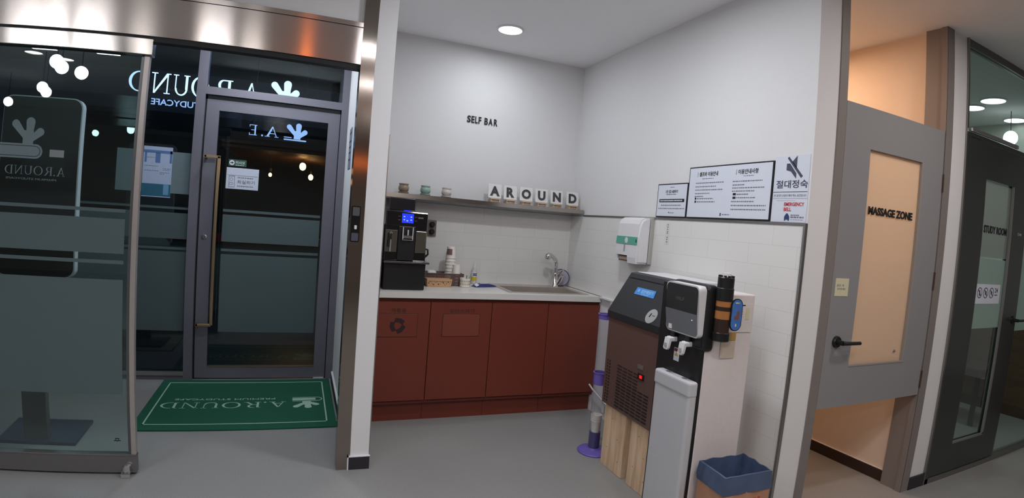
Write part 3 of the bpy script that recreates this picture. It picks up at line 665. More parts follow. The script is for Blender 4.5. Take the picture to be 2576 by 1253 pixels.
def frus(mb, x0, x1, y0, y1, z0, z1, fl, th):
    """open basket: four leaning walls and a floor"""
    A = [(x0, y0), (x1, y0), (x1, y1), (x0, y1)]; B = [(x0-fl, y0-fl), (x1+fl, y0-fl), (x1+fl, y1+fl), (x0-fl, y1+fl)]
    for i in range(4):
        j = (i+1) % 4; n = Vector((A[j][1]-A[i][1], A[i][0]-A[j][0], 0)).normalized()*-th
        mb.prism([(A[i][0], A[i][1], z0), (A[j][0], A[j][1], z0), (B[j][0], B[j][1], z1), (B[i][0], B[i][1], z1)], n)
    mb.box(x0, x1, y0, y1, z0, z0+.003)
frus(k, .865, 1.040, 3.748, 3.805, .879, .936, .006, .003)
bk = thing('rattan_basket', 'tan perforated basket in front of the brown tub', 'basket', (.95, 3.77, .878))
k.build('basket_body', mat('tan plastic', (200, 160, 122), .5), bk)
k = MB()
for i in range(14):
    a = .872+i*.0118; k.ring((a+.003, 3.7465-.002, .905+.010*math.sin(i*1.7)), X, Z, .0005, .003+.0012*math.cos(i*2.1), .002, 8)
    k.ring((a+.006, 3.7465-.0035, .918), X, Z, .0005, .0026, .002, 8)
k.build('cut_outs', mat('cut out shade', (74, 46, 38), .8), bk)
PAPERC = mat('paper cup', (226, 220, 212), .6)
def cup(mb, x, y, z, r0=.030, r1=.038, h=.085, up=False):
    if up: mb.lathe([(r0, 0), (r1, h), (r1+.002, h), (r1-.002, h-.001), (r0-.002, .004)], (x, y, z), 28)
    else: mb.lathe([(r1+.002, 0), (r1+.002, .004), (r1, .005), (r0, h)], (x, y, z), 28)
ci = 0
for i in range(9):
    k = MB(); cup(k, 1.060, 3.895, .884+i*.0245, .0285, .0370, .085)
    o = k.build('paper_cup', PAPERC, label='white paper cup of the tall upside-down stack in the brown tub' if i < 8 else 'topmost white paper cup with printed picture on the tall stack', cat='cup', group='paper cups of the tall stack' if i < 8 else None, smooth=True)
k = MB(); k.ring((1.040, 3.858, 1.120), X, Z, .0005, .014, .001, 20)
o_ = o
pr = MB(); pr.b.free(); pr = MB()
for a in range(6):
    t0, t1 = math.radians(200+a*12), math.radians(212+a*12); f = lambda t, z, r: (1.060+r*math.cos(t), 3.895+r*math.sin(t), z)
    pr.prism([f(t0, 1.105, .0368), f(t1, 1.105, .0368), f(t1, 1.148, .0312), f(t0, 1.148, .0312)], (math.cos(t0)*.0008, math.sin(t0)*.0008, 0))
pr.build('printed_picture', mat('cup print', (112, 84, 82), .6), o)
k.b.free()
for i in range(4):
    k = MB(); cup(k, 1.098, 3.850, .884+i*.024, .0250, .0330, .078)
    k.build('paper_cup', PAPERC if i else mat('blue print cup', (168, 172, 196), .6), label='small white paper cup of the short stack in front of the tall one', cat='cup', group='paper cups of the short stack', smooth=True)
k = MB(); k.box(.880, .945, 3.82, 3.90, .930, .985, .012); k.build('white_packet', mat('white film packet', (206, 212, 208), .5, bump=.5), label='crumpled white packet in the brown tub next to the coffee machine', cat='packet')
hc = thing('cup_holder', 'white slotted cup holding a stirrer in front of the tub', 'cup', (1.150, 3.775, .878))
k = MB(); k.lathe([(.033, 0), (.037, .002), (.039, .066), (.0365, .066), (.034, .006), (.001, .006)], (1.150, 3.775, .8785), 32); k.build('cup_body', mat('cream plastic', (226, 220, 206), .45), hc, smooth=True)
k = MB()
for z in (.897, .918):
    for i in range(18):
        a = math.radians(-170+i*10*1.9); r = .0392 if z > .9 else .0384
        x, y = 1.150+r*math.cos(a), 3.775+r*math.sin(a); u = Vector((-math.sin(a), math.cos(a), 0))*.0014
        k.prism([Vector((x, y, z))-u, Vector((x, y, z))+u, Vector((x, y, z+.012))+u, Vector((x, y, z+.012))-u], (math.cos(a)*.001, math.sin(a)*.001, 0))
k.build('slots', mat('slot shade', (90, 80, 74), .8), hc)
k = MB(); k.tube([(1.155, 3.78, .90), (1.163, 3.78, .965)], .0035, 8); k.build('stirrer', mat('green grey stick', (110, 124, 110), .5), hc)
gb = thing('squeeze_bottle', 'clear squeeze bottle with white nozzle and yellow label by the back tiles', 'bottle', (1.283, 3.985, .878))
k = MB(); k.lathe([(.018, 0), (.021, .004), (.021, .105), (.012, .120), (.010, .124)], (1.283, 3.985, .8785), 24); k.build('bottle_body', mat('milky plastic', (214, 212, 206), .3, alpha=.75), gb, smooth=True)
k = MB(); k.lathe([(.013, .124), (.012, .138), (.003, .176), (.002, .182)], (1.283, 3.985, .8785), 20); k.build('nozzle', WHITE, gb, smooth=True)
k = MB(); k.lathe([(.0216, .026), (.0216, .056)], (1.283, 3.985, .8785), 24, cap=False); k.build('yellow_label', mat('yellow label', (196, 176, 44), .5), gb)
k = MB(); k.lathe([(.0215, .056), (.0215, .094)], (1.283, 3.985, .8785), 24, cap=False); k.build('white_label', PAPER, gb)
k = MB(); k.box(1.268, 1.298, 3.9625, 3.9635, .944, .952); k.box(1.268, 1.298, 3.9625, 3.9635, .956, .962); k.build('label_print', mat('blue label ink', (60, 72, 120), .5), gb)
wp = thing('wipes_packet', 'navy blue packet lying on the worktop in front of the squeeze bottle', 'packet', (1.31, 3.83, .878))
k = MB(); pr_ = [(-.095, .004), (-.075, .016), (-.03, .024), (.03, .022), (.07, .014), (.10, .004)]
g_ = []
for i, (a, h2) in enumerate(pr_):
    wd = (.030, .036, .038, .037, .034, .026)[i]
    for s1 in (-1, 1): pass
    c = Vector((1.320+a, 3.83+a*.25, .8785)); n_ = Vector((-.24, .97, 0))
    g_.append([c-n_*wd, c-n_*wd*.7+Z*h2, c+n_*wd*.7+Z*h2, c+n_*wd])
for A, B in zip(g_, g_[1:]):
    va = [k.b.verts.new(p) for p in A]; vb = [k.b.verts.new(p) for p in B]
    for q in range(4): k.b.faces.new((va[q], va[(q+1) % 4], vb[(q+1) % 4], vb[q]))
bmesh.ops.remove_doubles(k.b, verts=k.b.verts, dist=1e-5); bmesh.ops.holes_fill(k.b, edges=k.b.edges)
k.build('packet_body', mat('navy film', (36, 38, 104), .35, coat=.3), wp)
k = MB(); k.prism([(1.238, 3.768, .884), (1.262, 3.775, .893), (1.258, 3.822, .902), (1.236, 3.815, .894)], (0, 0, .002)); k.prism([(1.28, 3.80, .903), (1.335, 3.81, .904), (1.335, 3.822, .905), (1.28, 3.812, .904)], (0, 0, .001)); k.build('white_flap', PAPER, wp)
# shelf
sh = MB(); sh.box(.412, 2.132, 3.850, 3.856, 1.494, 1.526); sh.box(.412, 2.132, 3.856, 4.053, 1.520, 1.526)
sh.build('wall_shelf', steel_mat('shelf stainless', (176, 168, 160), .2, .8, .25), label='long thin stainless wall shelf above the worktop', cat='shelf')
# pots
pots = [(.687, 'taupe', (148, 130, 112), 'taupe brown ceramic pot above the coffee machine'), (.845, 'celadon', (150, 176, 164), 'pale green ceramic pot in the middle of three on the shelf'), (1.003, 'cream', (206, 198, 192), 'cream white ceramic pot, nearest to the letter tiles')]
first = None
for x, nm, col, lab in pots:
    m = mat('glaze '+nm, col, .35, noise=.08, nscale=60); m2 = mat('saucer '+nm, tuple(int(v*.93) for v in col), .4, noise=.08)
    p = thing('ceramic_pot', lab, 'pot', (x, 3.93, 1.526), 'small ceramic pots on the shelf')
    k = MB(); k.lathe([(.024, .012), (.034, .022), (.038, .036), (.036, .052), (.031, .060), (.030, .062), (.0345, .064), (.035, .072), (.031, .072), (.028, .062), (.030, .04), (.022, .016), (.001, .016)], (x, 3.93, 1.526), 36); k.build('pot_body', m, p, smooth=True)
    k = MB(); k.lathe([(.030, .0005), (.037, .004), (.038, .013), (.036, .013), (.030, .008), (.001, .008)], (x, 3.93, 1.526), 36); k.build('saucer', m2, p, smooth=True)
# letter tiles A R O U N D
LX = [(1.322, 1.440), (1.446, 1.575), (1.580, 1.712), (1.714, 1.846), (1.849, 1.981), (1.993, 2.122)]
LT = mat('light tile', (222, 221, 220), .5); LK = mat('letter grey', (62, 62, 66), .6); WD = wood_mat('pale stand wood', (196, 168, 140), (214, 190, 164), (20, 20, 60))
pos = ['leftmost', 'second', 'third', 'fourth', 'fifth', 'rightmost']
for i, ch in enumerate('AROUND'):
    x0, x1 = LX[i]; cx = (x0+x1)/2; hw = .054
    p = thing('letter_tile', 'white tile with letter %s on a wooden easel, %s of six' % (ch, pos[i]), 'letter tile', (cx, 3.94, 1.526), 'letter tiles on the shelf')
    a = math.radians(-4 if i == 0 else (2-i)*.8); lean = math.radians(8)
    U = Vector((math.cos(a), -math.sin(a)*.4, 0)).normalized(); V = Vector((0, math.sin(lean), math.cos(lean)))
    o = Vector((cx, 3.925, 1.558))-U*hw
    k = MB(); k.rrect(o, U, V, hw*2, .108, .004, .008); k.build('tile', LT, p)
    N_ = U.cross(V)
    k = MB(); k.text(ch, o+U*hw+V*.016+N_*.008, U, V, h=.076, depth=.003, off=.045, align='C'); k.build('letter', LK, p)
    k = MB(); k.box(cx-.040, cx+.040, 3.893, 3.925, 1.547, 1.556, .001); k.box(cx-.034, cx+.034, 3.905, 3.912, 1.530, 1.548)
    for sx in (-.034, .034): k.box(cx+sx-.004, cx+sx+.004, 3.895, 3.960, 1.5265, 1.5475)
    k.prism([(cx-.003, 3.925, 1.556), (cx+.003, 3.925, 1.556), (cx+.003, 3.962, 1.640), (cx-.003, 3.962, 1.640)], (0, .006, 0)); k.build('easel', WD, p)
# SELF BAR lettering
wl = thing('wall_lettering', 'raised black lettering SELF BAR on the white back wall', 'lettering', (1.28, D_, 2.12))
tx = MB(); bx0, bx1, bz0, bz1 = 1.158, 1.406, 2.124, 2.176
adv = [('S', 0, .112), ('E', .135, .095), ('L', .255, .085), ('F', .365, .085), ('B', .555, .112), ('A', .690, .130), ('R', .865, .115)]
for c, a, wd in adv:
    k = MB(); k.text(c, (bx0+a*(bx1-bx0)*1.02, D_, bz0), X, Z, w=wd*(bx1-bx0)*1.02, h=bz1-bz0, depth=.006, off=.022); k.build('letter', INK, wl)
# ceiling downlight
def downlight(x, y, r, label, cat='ceiling light', z=CEIL, st=9, group=None, em=None):
    p = thing('ceiling_light', label, cat, (x, y, z), group)
    MB().lathe([(r+.012, 0), (r+.012, -.006), (r, -.010), (r, 0)], (x, y, z), 40).build('rim', WHITE, p, smooth=True)
    MB().lathe([(r, -.004), (r*.6, -.009), (.001, -.010)], (x, y, z), 40).build('diffuser', em or emit_mat('lamp diffuser %.1f' % st, (255, 255, 255), st), p, smooth=True)
    return p
LED = emit_mat('lamp diffuser', (250, 252, 255), 7)
downlight(1.274, 3.555, .082, 'round white ceiling light glowing above the worktop', em=LED)
l0 = MB(); l0.box(1.42, 1.90, 3.0, 3.003, CEIL-.0006, CEIL+.001); l0.b.free()

# ------------------------------------------------------------------ right wall signs (plane x = 2.14, faces the bar)
XW = R_; UW, VW = -Y, Z
def plate(x, ya, yb, za, zb, th, m, name, parent=None): return MB().box(x-th, x, yb, ya, za, zb).build(name, m, parent)
p = thing('wall_notice', 'small framed one-cup notice with a black bar, left of the large notice', 'notice', (XW, 2.76, 1.49))
plate(XW, 2.907, 2.617, 1.490, 1.700, .006, BLACK, 'frame', p); plate(XW-.006, 2.900, 2.624, 1.497, 1.693, .0015, PAPER, 'paper', p)
k = MB(); xs = XW-.0075
k.text('1인 1컵 사용하기', (xs, 2.822, 1.640), UW, VW, w=.115, h=.020, depth=.0008, off=.02); k.box(xs-.0008, xs, 2.742, 2.782, 1.676, 1.678)
dashes(k, (xs, 2.815, 1.631), UW, VW, .095, .0035); k.box(xs-.0008, xs, 2.640, 2.880, 1.584, 1.604); k.box(xs-.0008, xs, 2.776, 2.782, 1.516, 1.524); k.build('lettering', INK, p)
k = MB(); dashes(k, (xs-.0008, 2.870, 1.590), UW, VW, .215, .008); k.build('bar_print', PAPER, p)
k = MB(); dashes(k, (xs, 2.860, 1.562), UW, VW, .19, .006); dashes(k, (xs, 2.885, 1.542), UW, VW, .25, .006); dashes(k, (xs, 2.772, 1.516), UW, VW, .04, .005); k.build('small_print', GREYI, p)
p = thing('wall_notice', 'large framed white notice board with two columns of Korean rules', 'notice', (XW, 2.30, 1.49))
plate(XW, 2.611, 1.984, 1.490, 1.788, .008, BLACK, 'frame', p); plate(XW-.008, 2.604, 1.991, 1.497, 1.781, .0015, PAPER, 'paper', p); xs = XW-.0095
k = MB(); k.box(xs-.0008, xs, 2.534, 2.536, 1.728, 1.756); k.text('셀프바 이용안내', (xs, 2.522, 1.730), UW, VW, w=.150, h=.026, depth=.0008, off=.02)
k.box(xs-.0008, xs, 2.232, 2.234, 1.728, 1.756); k.text('이용안내사항', (xs, 2.220, 1.730), UW, VW, w=.140, h=.026, depth=.0008, off=.02)
for y, z, l in ((2.545, 1.598, .012), (2.545, 1.580, .012), (2.246, 1.619, .022), (2.246, 1.600, .022)): k.box(xs-.0008, xs, y-l, y, z, z+.012)
k.sphere((xs, 2.327, 1.519), .005, (.2, 1, 1)); k.prism([(xs, 2.333, 1.508), (xs, 2.321, 1.508), (xs, 2.325, 1.517), (xs, 2.329, 1.517)], (-.0008, 0, 0)); k.build('headings', INK, p)
k = MB(); dashes(k, (xs, 2.495, 1.715), UW, VW, .09, .004); dashes(k, (xs, 2.180, 1.718), UW, VW, .07, .004)
for i, (z, l) in enumerate(((1.690, .23), (1.669, .17), (1.650, .22), (1.630, .12), (1.613, .07))): dashes(k, (xs, 2.548, z), UW, VW, l, .006)
for z, l in ((1.600, .13), (1.582, .15)): dashes(k, (xs, 2.527, z), UW, VW, l, .006)
for z, l in ((1.690, .21), (1.671, .09), (1.655, .22), (1.638, .16), (1.583, .16), (1.562, .24), (1.541, .24)): dashes(k, (xs, 2.254, z), UW, VW, l, .006)
for z, l in ((1.621, .08), (1.603, .13)): dashes(k, (xs, 2.218, z), UW, VW, l, .006)
dashes(k, (xs, 2.314, 1.512), UW, VW, .055, .006); k.build('small_print', GREYI, p)
p = thing('wall_sign', 'white quiet sign with a crossed-out speaker and big Korean letters', 'sign', (XW, 1.88, 1.63))
plate(XW, 1.981, 1.776, 1.602, 1.806, .003, PAPER, 'backing', p); xs = XW-.003
k = MB(); k.text('절대정숙', (xs, 1.964, 1.650), UW, VW, w=.185, h=.038, depth=.001, off=.012)
k.box(xs-.001, xs, 1.778, 1.978, 1.631, 1.6335)
sp = lambda pts: k.prism([(xs, 1.981-a*.205, 1.632+b*.174) for a, b in pts], (-.001, 0, 0))
sp([(.36, .93), (.40, .97), (.83, .42), (.78, .37)]); sp([(.50, .82), (.64, .98), (.64, .63)]); sp([(.35, .60), (.35, .78), (.44, .78), (.64, .50), (.64, .36), (.48, .56)])
k.build('lettering', NAVY, p)
k = MB(); k.text('본 공간은 조용히 해야 하는 공간입니다', (xs, 1.972, 1.609), UW, VW, w=.19, h=.012, depth=.0008); k.build('small_lettering', GREYI, p)
p = thing('wall_sign', 'white emergency bell sign with red lettering and a small police car', 'sign', (XW, 1.88, 1.49))
plate(XW, 1.981, 1.774, 1.488, 1.600, .003, PAPER, 'backing', p)
k = MB(); k.text('EMERGENCY', (xs, 1.906, 1.565), UW, VW, w=.116, h=.017, depth=.001, off=.02); k.text('BELL', (xs, 1.906, 1.541), UW, VW, w=.044, h=.017, depth=.001, off=.02); k.build('lettering', REDI, p)
k = MB(); k.prism([(xs, 1.899-a, 1.500+b) for a, b in ((0, 0), (.030, 0), (.030, .014), (.026, .020), (.022, .026), (.008, .026), (.004, .020), (0, .014))], (-.001, 0, 0)); k.box(xs-.001, xs, 1.879, 1.889, 1.526, 1.530); k.box(xs-.001, xs, 1.892, 1.898, 1.495, 1.500); k.box(xs-.001, xs, 1.870, 1.876, 1.495, 1.500); k.build('car_symbol', mat('police blue', (52, 66, 110), .5), p)
k = MB(); dashes(k, (xs, 1.862, 1.519), UW, VW, .05, .006); dashes(k, (xs, 1.862, 1.509), UW, VW, .078, .007); dashes(k, (xs, 1.862, 1.500), UW, VW, .075, .002); dashes(k, (xs, 1.955, 1.590), UW, VW, .11, .001); k.build('small_print', GREYI, p)
p = thing('label_strip', 'narrow vertical printed label strip on the tiles beside the towel dispenser', 'label', (XW, 2.77, 1.32))
plate(R_-.008, 2.785, 2.752, 1.322, 1.455, .001, mat('clear strip', (214, 212, 210), .4), 'strip', p)
k = MB()
for i, z in enumerate((1.440, 1.426, 1.412, 1.398, 1.388, 1.362, 1.349, 1.334)): k.box(R_-.0098, R_-.009, 2.765, 2.771, z, z+.006)
k.build('small_print', INK, p)

# ------------------------------------------------------------------ paper towel dispenser
td = thing('towel_dispenser', 'white paper towel dispenser with a green band on the tiled wall', 'dispenser', (2.09, 3.03, 1.17))
k = MB(); k.box(2.105, R_-.008, 2.905, 3.165, 1.178, 1.482, .004); k.build('back_plate', mat('grey plastic', (170, 168, 164), .45), td)
pro = [(2.112, 1.480), (2.070, 1.478), (2.042, 1.462), (2.030, 1.435), (2.022, 1.330), (2.018, 1.215), (2.024, 1.176), (2.112, 1.178)]
cut = [(2.018, 1.215), (2.024, 1.176)]
k = MB(); k.prism([(x, 2.912, z) for x, z in pro], (0, .105, 0))
k.prism([(x, 3.017, z) for x, z in [(2.112, 1.480), (2.070, 1.478), (2.042, 1.462), (2.030, 1.435), (2.022, 1.330), (2.0195, 1.225), (2.112, 1.225)]], (0, .140, 0))
k.prism([(2.020, 3.140, 1.225), (2.112, 3.140, 1.225), (2.112, 3.140, 1.186), (2.024, 3.140, 1.196)], (0, .017, 0))
bmesh.ops.bevel(k.b, geom=[e for e in k.b.edges if abs(e.verts[0].co.y-e.verts[1].co.y) < 1e-6 and min(e.verts[0].co.y, 9) < 2.913], offset=.012, segments=3, affect='EDGES')
k.build('cover', WHITE, td)
k = MB(); k.box(2.035, 2.105, 3.02, 3.138, 1.184, 1.224); k.build('opening', mat('dark opening', (86, 74, 68), .7), td)
k = MB(); k.lathe([(.019, 0), (.019, .10)], (2.05, 3.03, 1.203), 20, (0, 1, 0)); k.build('towel_roll', mat('towel paper', (176, 154, 138), .8), td)
k = MB(); k.prism([(2.0205, 2.922, 1.300), (2.0205, 3.160, 1.300), (2.0235, 3.160, 1.350), (2.0235, 2.922, 1.350)], (-.003, 0, 0)); k.build('green_band', mat('sea green plastic', (92, 166, 148), .3), td)
k = MB(); 
for i in range(7):
    a = 2*PI*i/7; k.ring((2.0185, 3.040+.012*math.cos(a), 1.325+.014*math.sin(a)), -Y, Z, .0005, .007, .001, 10)
k.ring((2.0185, 3.040, 1.325), -Y, Z, .0005, .013, .0012, 12); k.build('flower_emblem', WHITE, td)
k = MB(); k.box(2.014, 2.021, 3.052, 3.060, 1.250, 1.296, .002); k.build('level_window', mat('grey slot', (150, 150, 146), .5), td)
k = MB(); k.box(2.0165, 2.0185, 2.926, 2.932, 1.316, 1.334); k.build('lock_slot', INK, td)

# ------------------------------------------------------------------ ice maker on two crates
im = thing('ice_maker', 'black and brown ice maker with sloping lid standing on wooden crates', 'ice maker', (1.9, 2.46, .37))
BR = mat('brown steel', (108, 84, 77), .32, .2)
k = MB(); k.box(1.720, 2.09, 2.222, 2.700, .370, .878, .004); k.build('body', BR, im)
k = MB(); k.prism([(x, 2.218, z) for x, z in ((1.712, .879), (1.712, .915), (1.850, 1.140), (1.890, 1.147), (1.890, .879))], (0, .486, 0)); k.build('lid', mat('black lid', (40, 41, 44), .42), im)
k = MB(); k.box(1.891, 2.100, 2.220, 2.702, .879, 1.149, .004); k.build('rear_cover', WHITE, im, label='white rear cover behind the black lid')
SU = Vector((.135, 0, .225)).normalized(); SN = Vector((-.857, 0, .515)); SP = lambda t, y: Vector((1.712, y, .915))+SU*t*.262
k = MB(); k.prism([SP(.885, 2.690)+SN*.001, SP(.885, 2.228)+SN*.001, SP(.90, 2.228)+SN*.001, SP(.90, 2.690)+SN*.001], SN*.001); k.build('lid_seam', INK, im)
k = MB(); k.prism([SP(.53, 2.562), SP(.53, 2.382), SP(.70, 2.392), SP(.70, 2.562)], SN*.0015); bl = k.build('blue_sticker', mat('blue sticker', (72, 142, 214), .35), im)
k = MB(); k.text('일반제빙기', SP(.585, 2.510)+SN*.0015, -Y, SU, w=.105, h=.022, depth=.0006, off=.01); k.ring(SP(.63, 2.535)+SN*.0015, -Y, SU, .004, .009, .0006, 6); dashes(k, SP(.555, 2.50)+SN*.0015, -Y, SU, .07, .003)
k.build('sticker_lettering', mat('pale blue ink', (160, 200, 236), .5), im)
k = MB(); k.ring(SP(.16, 2.318), -Y, SU, .0005, .042, .002, 32); k.build('round_badge', mat('silver badge', (176, 176, 174), .35, .3), im)
k = MB(); k.prism([SP(.13, 2.334)+SN*.002, SP(.13, 2.326)+SN*.002, SP(.22, 2.322)+SN*.002, SP(.22, 2.330)+SN*.002], SN*.001); dashes(k, SP(.17, 2.312)+SN*.002, -Y, SU, .02, .004); k.build('badge_print', INK, im)
k = MB()
for r in range(14):
    z = .392+r*.0178
    for c in range(6):
        y = 2.262+c*.052
        if r > 8 and c < 2: continue
        k.box(1.7175, 1.7205, y, y+.042, z, z+.006 if r < 9 else z+.004)
    k.box(1.7175, 1.7205, 2.64, 2.65, z, z+.007); k.box(1.7175, 1.7205, 2.665, 2.672, z, z+.007)
k.build('vent_slots', mat('slot black', (20, 16, 16), .8), im)
k = MB(); k.box(1.716, 1.721, 2.325, 2.375, .662, .684); k.build('name_plate', mat('dull plate', (108, 100, 96), .4), im)
k = MB(); k.box(1.714, 1.721, 2.312, 2.366, .608, .640, .002); k.build('display', BLACK, im)
k = MB(); k.box(1.7125, 1.7145, 2.326, 2.346, .616, .632); k.build('red_digit', emit_mat('red led', (255, 30, 30), 1.6), im)
k = MB()
for y, z in ((2.25, .34), (2.66, .34), (2.25, .34)): pass
for (y0, y1, lab) in ((2.462, 2.680, 'pale wooden crate under the ice maker, the one beside the cup tube'), (2.215, 2.408, 'pale wooden crate under the ice maker, the one beside the water dispenser')):
    c = thing('wooden_crate', lab, 'crate', (1.9, (y0+y1)/2, 0), 'wooden crates under the ice maker')
    PW = wood_mat('pine board', (206, 170, 136), (232, 202, 168), (18, 26, 3))
    k = MB(); n = 3
    for j in range(n):
        a = y0+(y1-y0)*j/n; k.box(1.738, 1.754, a+.0006, a+(y1-y0)/n-.0006, 0.0005, .352-.0*j, .0015, 1)
    k.build('front_board', PW, c)
    for q in (y0, y1-.014): MB().box(1.754, 2.02, q, q+.014, .0005, .350).build('side_board', PW, c)
    k = MB(); k.box(1.754, 2.02, y0+.014, y1-.014, .20, .212); k.box(1.754, 2.02, y0+.014, y1-.014, .354, .366); k.box(1.74, 2.02, y0, y1, .352, .3695); k.build('shelf_board', PW, c)
    k = MB()
    for yy, zz in ((.3, .2), (.75, .12), (.6, .30), (.2, .08)): k.ring((1.738, y0+(y1-y0)*yy, zz), -Y, Z, .0003, .003, .0006, 10)
    k.build('knots', mat('knot brown', (120, 78, 50), .7), c)

# ------------------------------------------------------------------ water dispenser
wd = thing('water_dispenser', 'tall black and white water dispenser beside the ice maker', 'water dispenser', (1.74, 1.93, 0))
k = MB(); k.box(1.622, 1.880, 1.782, 2.080, .02, 1.150, .006); k.build('body', mat('warm white shell', (214, 206, 204), .4), wd)
k = MB(); k.box(1.605, 1.624, 1.783, 2.079, .02, 1.166, .004); k.build('front_panel', mat('black front', (30, 30, 32), .35), wd)
k = MB(); k.box(1.601, 1.66, 1.768, 2.012, .90, 1.186, .02, 4); k.build('head_shell', BLACK, wd)
hd = MB(); o = Vector((1.572, 2.000, .948))
tp, bt = 1.555, 1.575
def face_pts(y0, y1, z0, z1, r, xf, n=6):
    pts = []
    for cy, cz, a0 in ((y1+r, z0+r, 180), (y0-r, z0+r, 270), (y0-r, z1-r, 0), (y1+r, z1-r, 90)):
        for q in range(n+1):
            a = math.radians(a0+90*q/n); pts.append((cy+r*math.cos(a), cz+r*math.sin(a)))
    return [Vector((xf(z), y, z)) for y, z in pts]
xf = lambda z: 1.562 + (1.06-z)*.02 if z > 1.055 else 1.562 + (1.06-z)*.16
hd = MB(); fa = face_pts(1.997, 1.782, .955, 1.178, .022, lambda z: xf(z)+.002); ba = [Vector((1.606, p.y, p.z)) for p in fa]
va = [hd.b.verts.new(p) for p in fa]; vb = [hd.b.verts.new(p) for p in ba]; hd.b.faces.new(va[::-1]); hd.b.faces.new(vb)
for i in range(len(va)): hd.b.faces.new((va[i], va[(i+1) % len(va)], vb[(i+1) % len(va)], vb[i]))
hd.build('head_unit', WHITE, wd, label='white head unit with black glass above grey')
ff = [p for p in face_pts(1.991, 1.788, .961, 1.172, .019, lambda z: xf(z)+.001)]
# split upper and lower faces at z = 1.058
zl = 1.058
upz = [p for p in ff if p.z > zl]; loz = [p for p in ff if p.z <= zl]
ymin, ymax = min(p.y for p in ff), max(p.y for p in ff)
k = MB(); k.prism([Vector((xf(zl)+.001, ymax, zl)), Vector((xf(zl)+.001, ymin, zl))]+sorted([p for p in upz if p.y < 1.89], key=lambda p: (p.z, -p.y*0)) + sorted([p for p in upz if p.y >= 1.89], key=lambda p: -p.z), (-.002, 0, 0)); k.build('glass_front', BLACKG, wd)
k = MB(); k.prism([Vector((xf(zl)+.001, ymin, zl)), Vector((xf(zl)+.001, ymax, zl))]+sorted([p for p in loz if p.y >= 1.89], key=lambda p: -p.z) + sorted([p for p in loz if p.y < 1.89], key=lambda p: p.z), (-.002, 0, 0)); k.build('grey_front', mat('silver grey face', (132, 136, 142), .3, .3), wd)
k = MB(); k.text('HALIF', (xf(1.11)-.0012, 1.925, 1.103), -Y, Z, w=.056, h=.016, depth=.0006, off=.01); k.build('lettering', mat('grey lettering', (84, 84, 88), .5), wd)
k = MB(); k.box(xf(.975)-.003, xf(.975)+.002, 1.952, 1.974, .966, .988); k.build('white_tag', WHITE, wd)
k = MB(); k.sphere((xf(1.03)-.001, 1.815, 1.030), .0022); k.build('status_light', emit_mat('led white', (190, 210, 255), 2), wd)
for y in (1.955, 1.855):
    k = MB(); k.cyl((1.588, y, .955), (1.588, y, .925), .012); tp_ = k.build('tap_stem', mat('dark tap', (60, 60, 64), .3, .5), wd, smooth=True)
    k = MB(); k.prism([(1.560, y+.018, .925), (1.560, y-.018, .925), (1.552, y-.016, .880), (1.552, y-.010, .872), (1.552, y+.010, .872), (1.552, y+.016, .880)], (.012, 0, 0)); k.box(1.565, 1.606, y-.017, y+.017, .908, .930, .006); k.build('tap_lever', WHITE, wd)
    k = MB(); k.box(1.549, 1.5525, y-.009, y+.009, .884, .902, .001, 1); k.build('lever_pad', mat('pad grey', (176, 168, 160), .5), wd)
k = MB(); k.box(1.6035, 1.605, 1.920, 1.956, .822, .880); w1 = k.build('warning_label', PAPER, wd)
k = MB(); k.box(1.6025, 1.6035, 1.922, 1.954, .864, .878); k.build('label_band', mat('red band print', (110, 44, 44), .5), wd)
k = MB(); k.prism([(1.6035, 1.951, .844), (1.6035, 1.925, .844), (1.6035, 1.938, .862)], (-.001, 0, 0)); k.build('label_triangle', mat('yellow warning', (196, 170, 60), .5), wd)
k = MB(); k.box(1.560, 1.606, 1.778, 2.020, .03, .715, .012, 3); k.box(1.556, 1.606, 1.776, 2.022, .700, .770, .012, 3); k.build('tray_cover', WHITE2, wd, label='pale grey lower cover with drip tray on top')
for y in (1.845, 1.955): MB().lathe([(.012, 0), (.012, .002), (.001, .002)], (1.583, y, .7695), 20).build('tray_hole', mat('hole grey', (120, 120, 124), .5), wd)
# cup tube fixed on its side
cdv = thing('cup_dispenser', 'brown and black tube cup holder fixed to the side of the water dispenser', 'cup dispenser', (1.660, 1.744, .96))
AMB = mat('amber plastic', (168, 112, 66), .25); DKB = mat('dark brown plastic', (52, 38, 32), .3)
cx, cy = 1.662, 1.742
k = MB(); k.lathe([(.030, .957-.957), (.036, .004), (.036, .036), (.034, .038)], (cx, cy, .957), 32); k.build('bottom_ring', BLACK, cdv, smooth=True)
k = MB(); k.lathe([(.032, 0), (.032, .075)], (cx, cy, .995), 32); k.build('lower_tube', DKB, cdv, smooth=True)
k = MB(); k.lathe([(.0325, 0), (.0325, .090)], (cx, cy, 1.052), 32); k.build('amber_tube', AMB, cdv, smooth=True)
k = MB(); k.lathe([(.0333, .035), (.0333, .052)], (cx, cy, 1.052), 32); k.build('dark_band', DKB, cdv, smooth=True)
k = MB(); k.lathe([(.0345, 0), (.0355, .004), (.0355, .052), (.0335, .054), (.0335, .096), (.030, .100)], (cx, cy, 1.128), 32)
for i in range(10):
    a = 2*PI*i/10; k.box(cx+.027*math.cos(a)-.004, cx+.027*math.cos(a)+.004, cy+.027*math.sin(a)-.004, cy+.027*math.sin(a)+.004, 1.226, 1.234)
k.build('top_cap', BLACK, cdv)
k = MB(); k.lathe([(.020, 0), (.018, .018)], (cx, cy, 1.226), 24); k.build('inner_cup', WHITE, cdv, smooth=True)
k = MB(); k.box(cx-.02, cx+.02, cy+.02, 1.782, 1.03, 1.12); k.build('bracket', BLACK, cdv)
k = MB(); k.rrect((1.670, 1.7095, 1.006), X, Z, .062, .136, .030, .005, 10); k.build('capsule_board', BLACK, cdv)
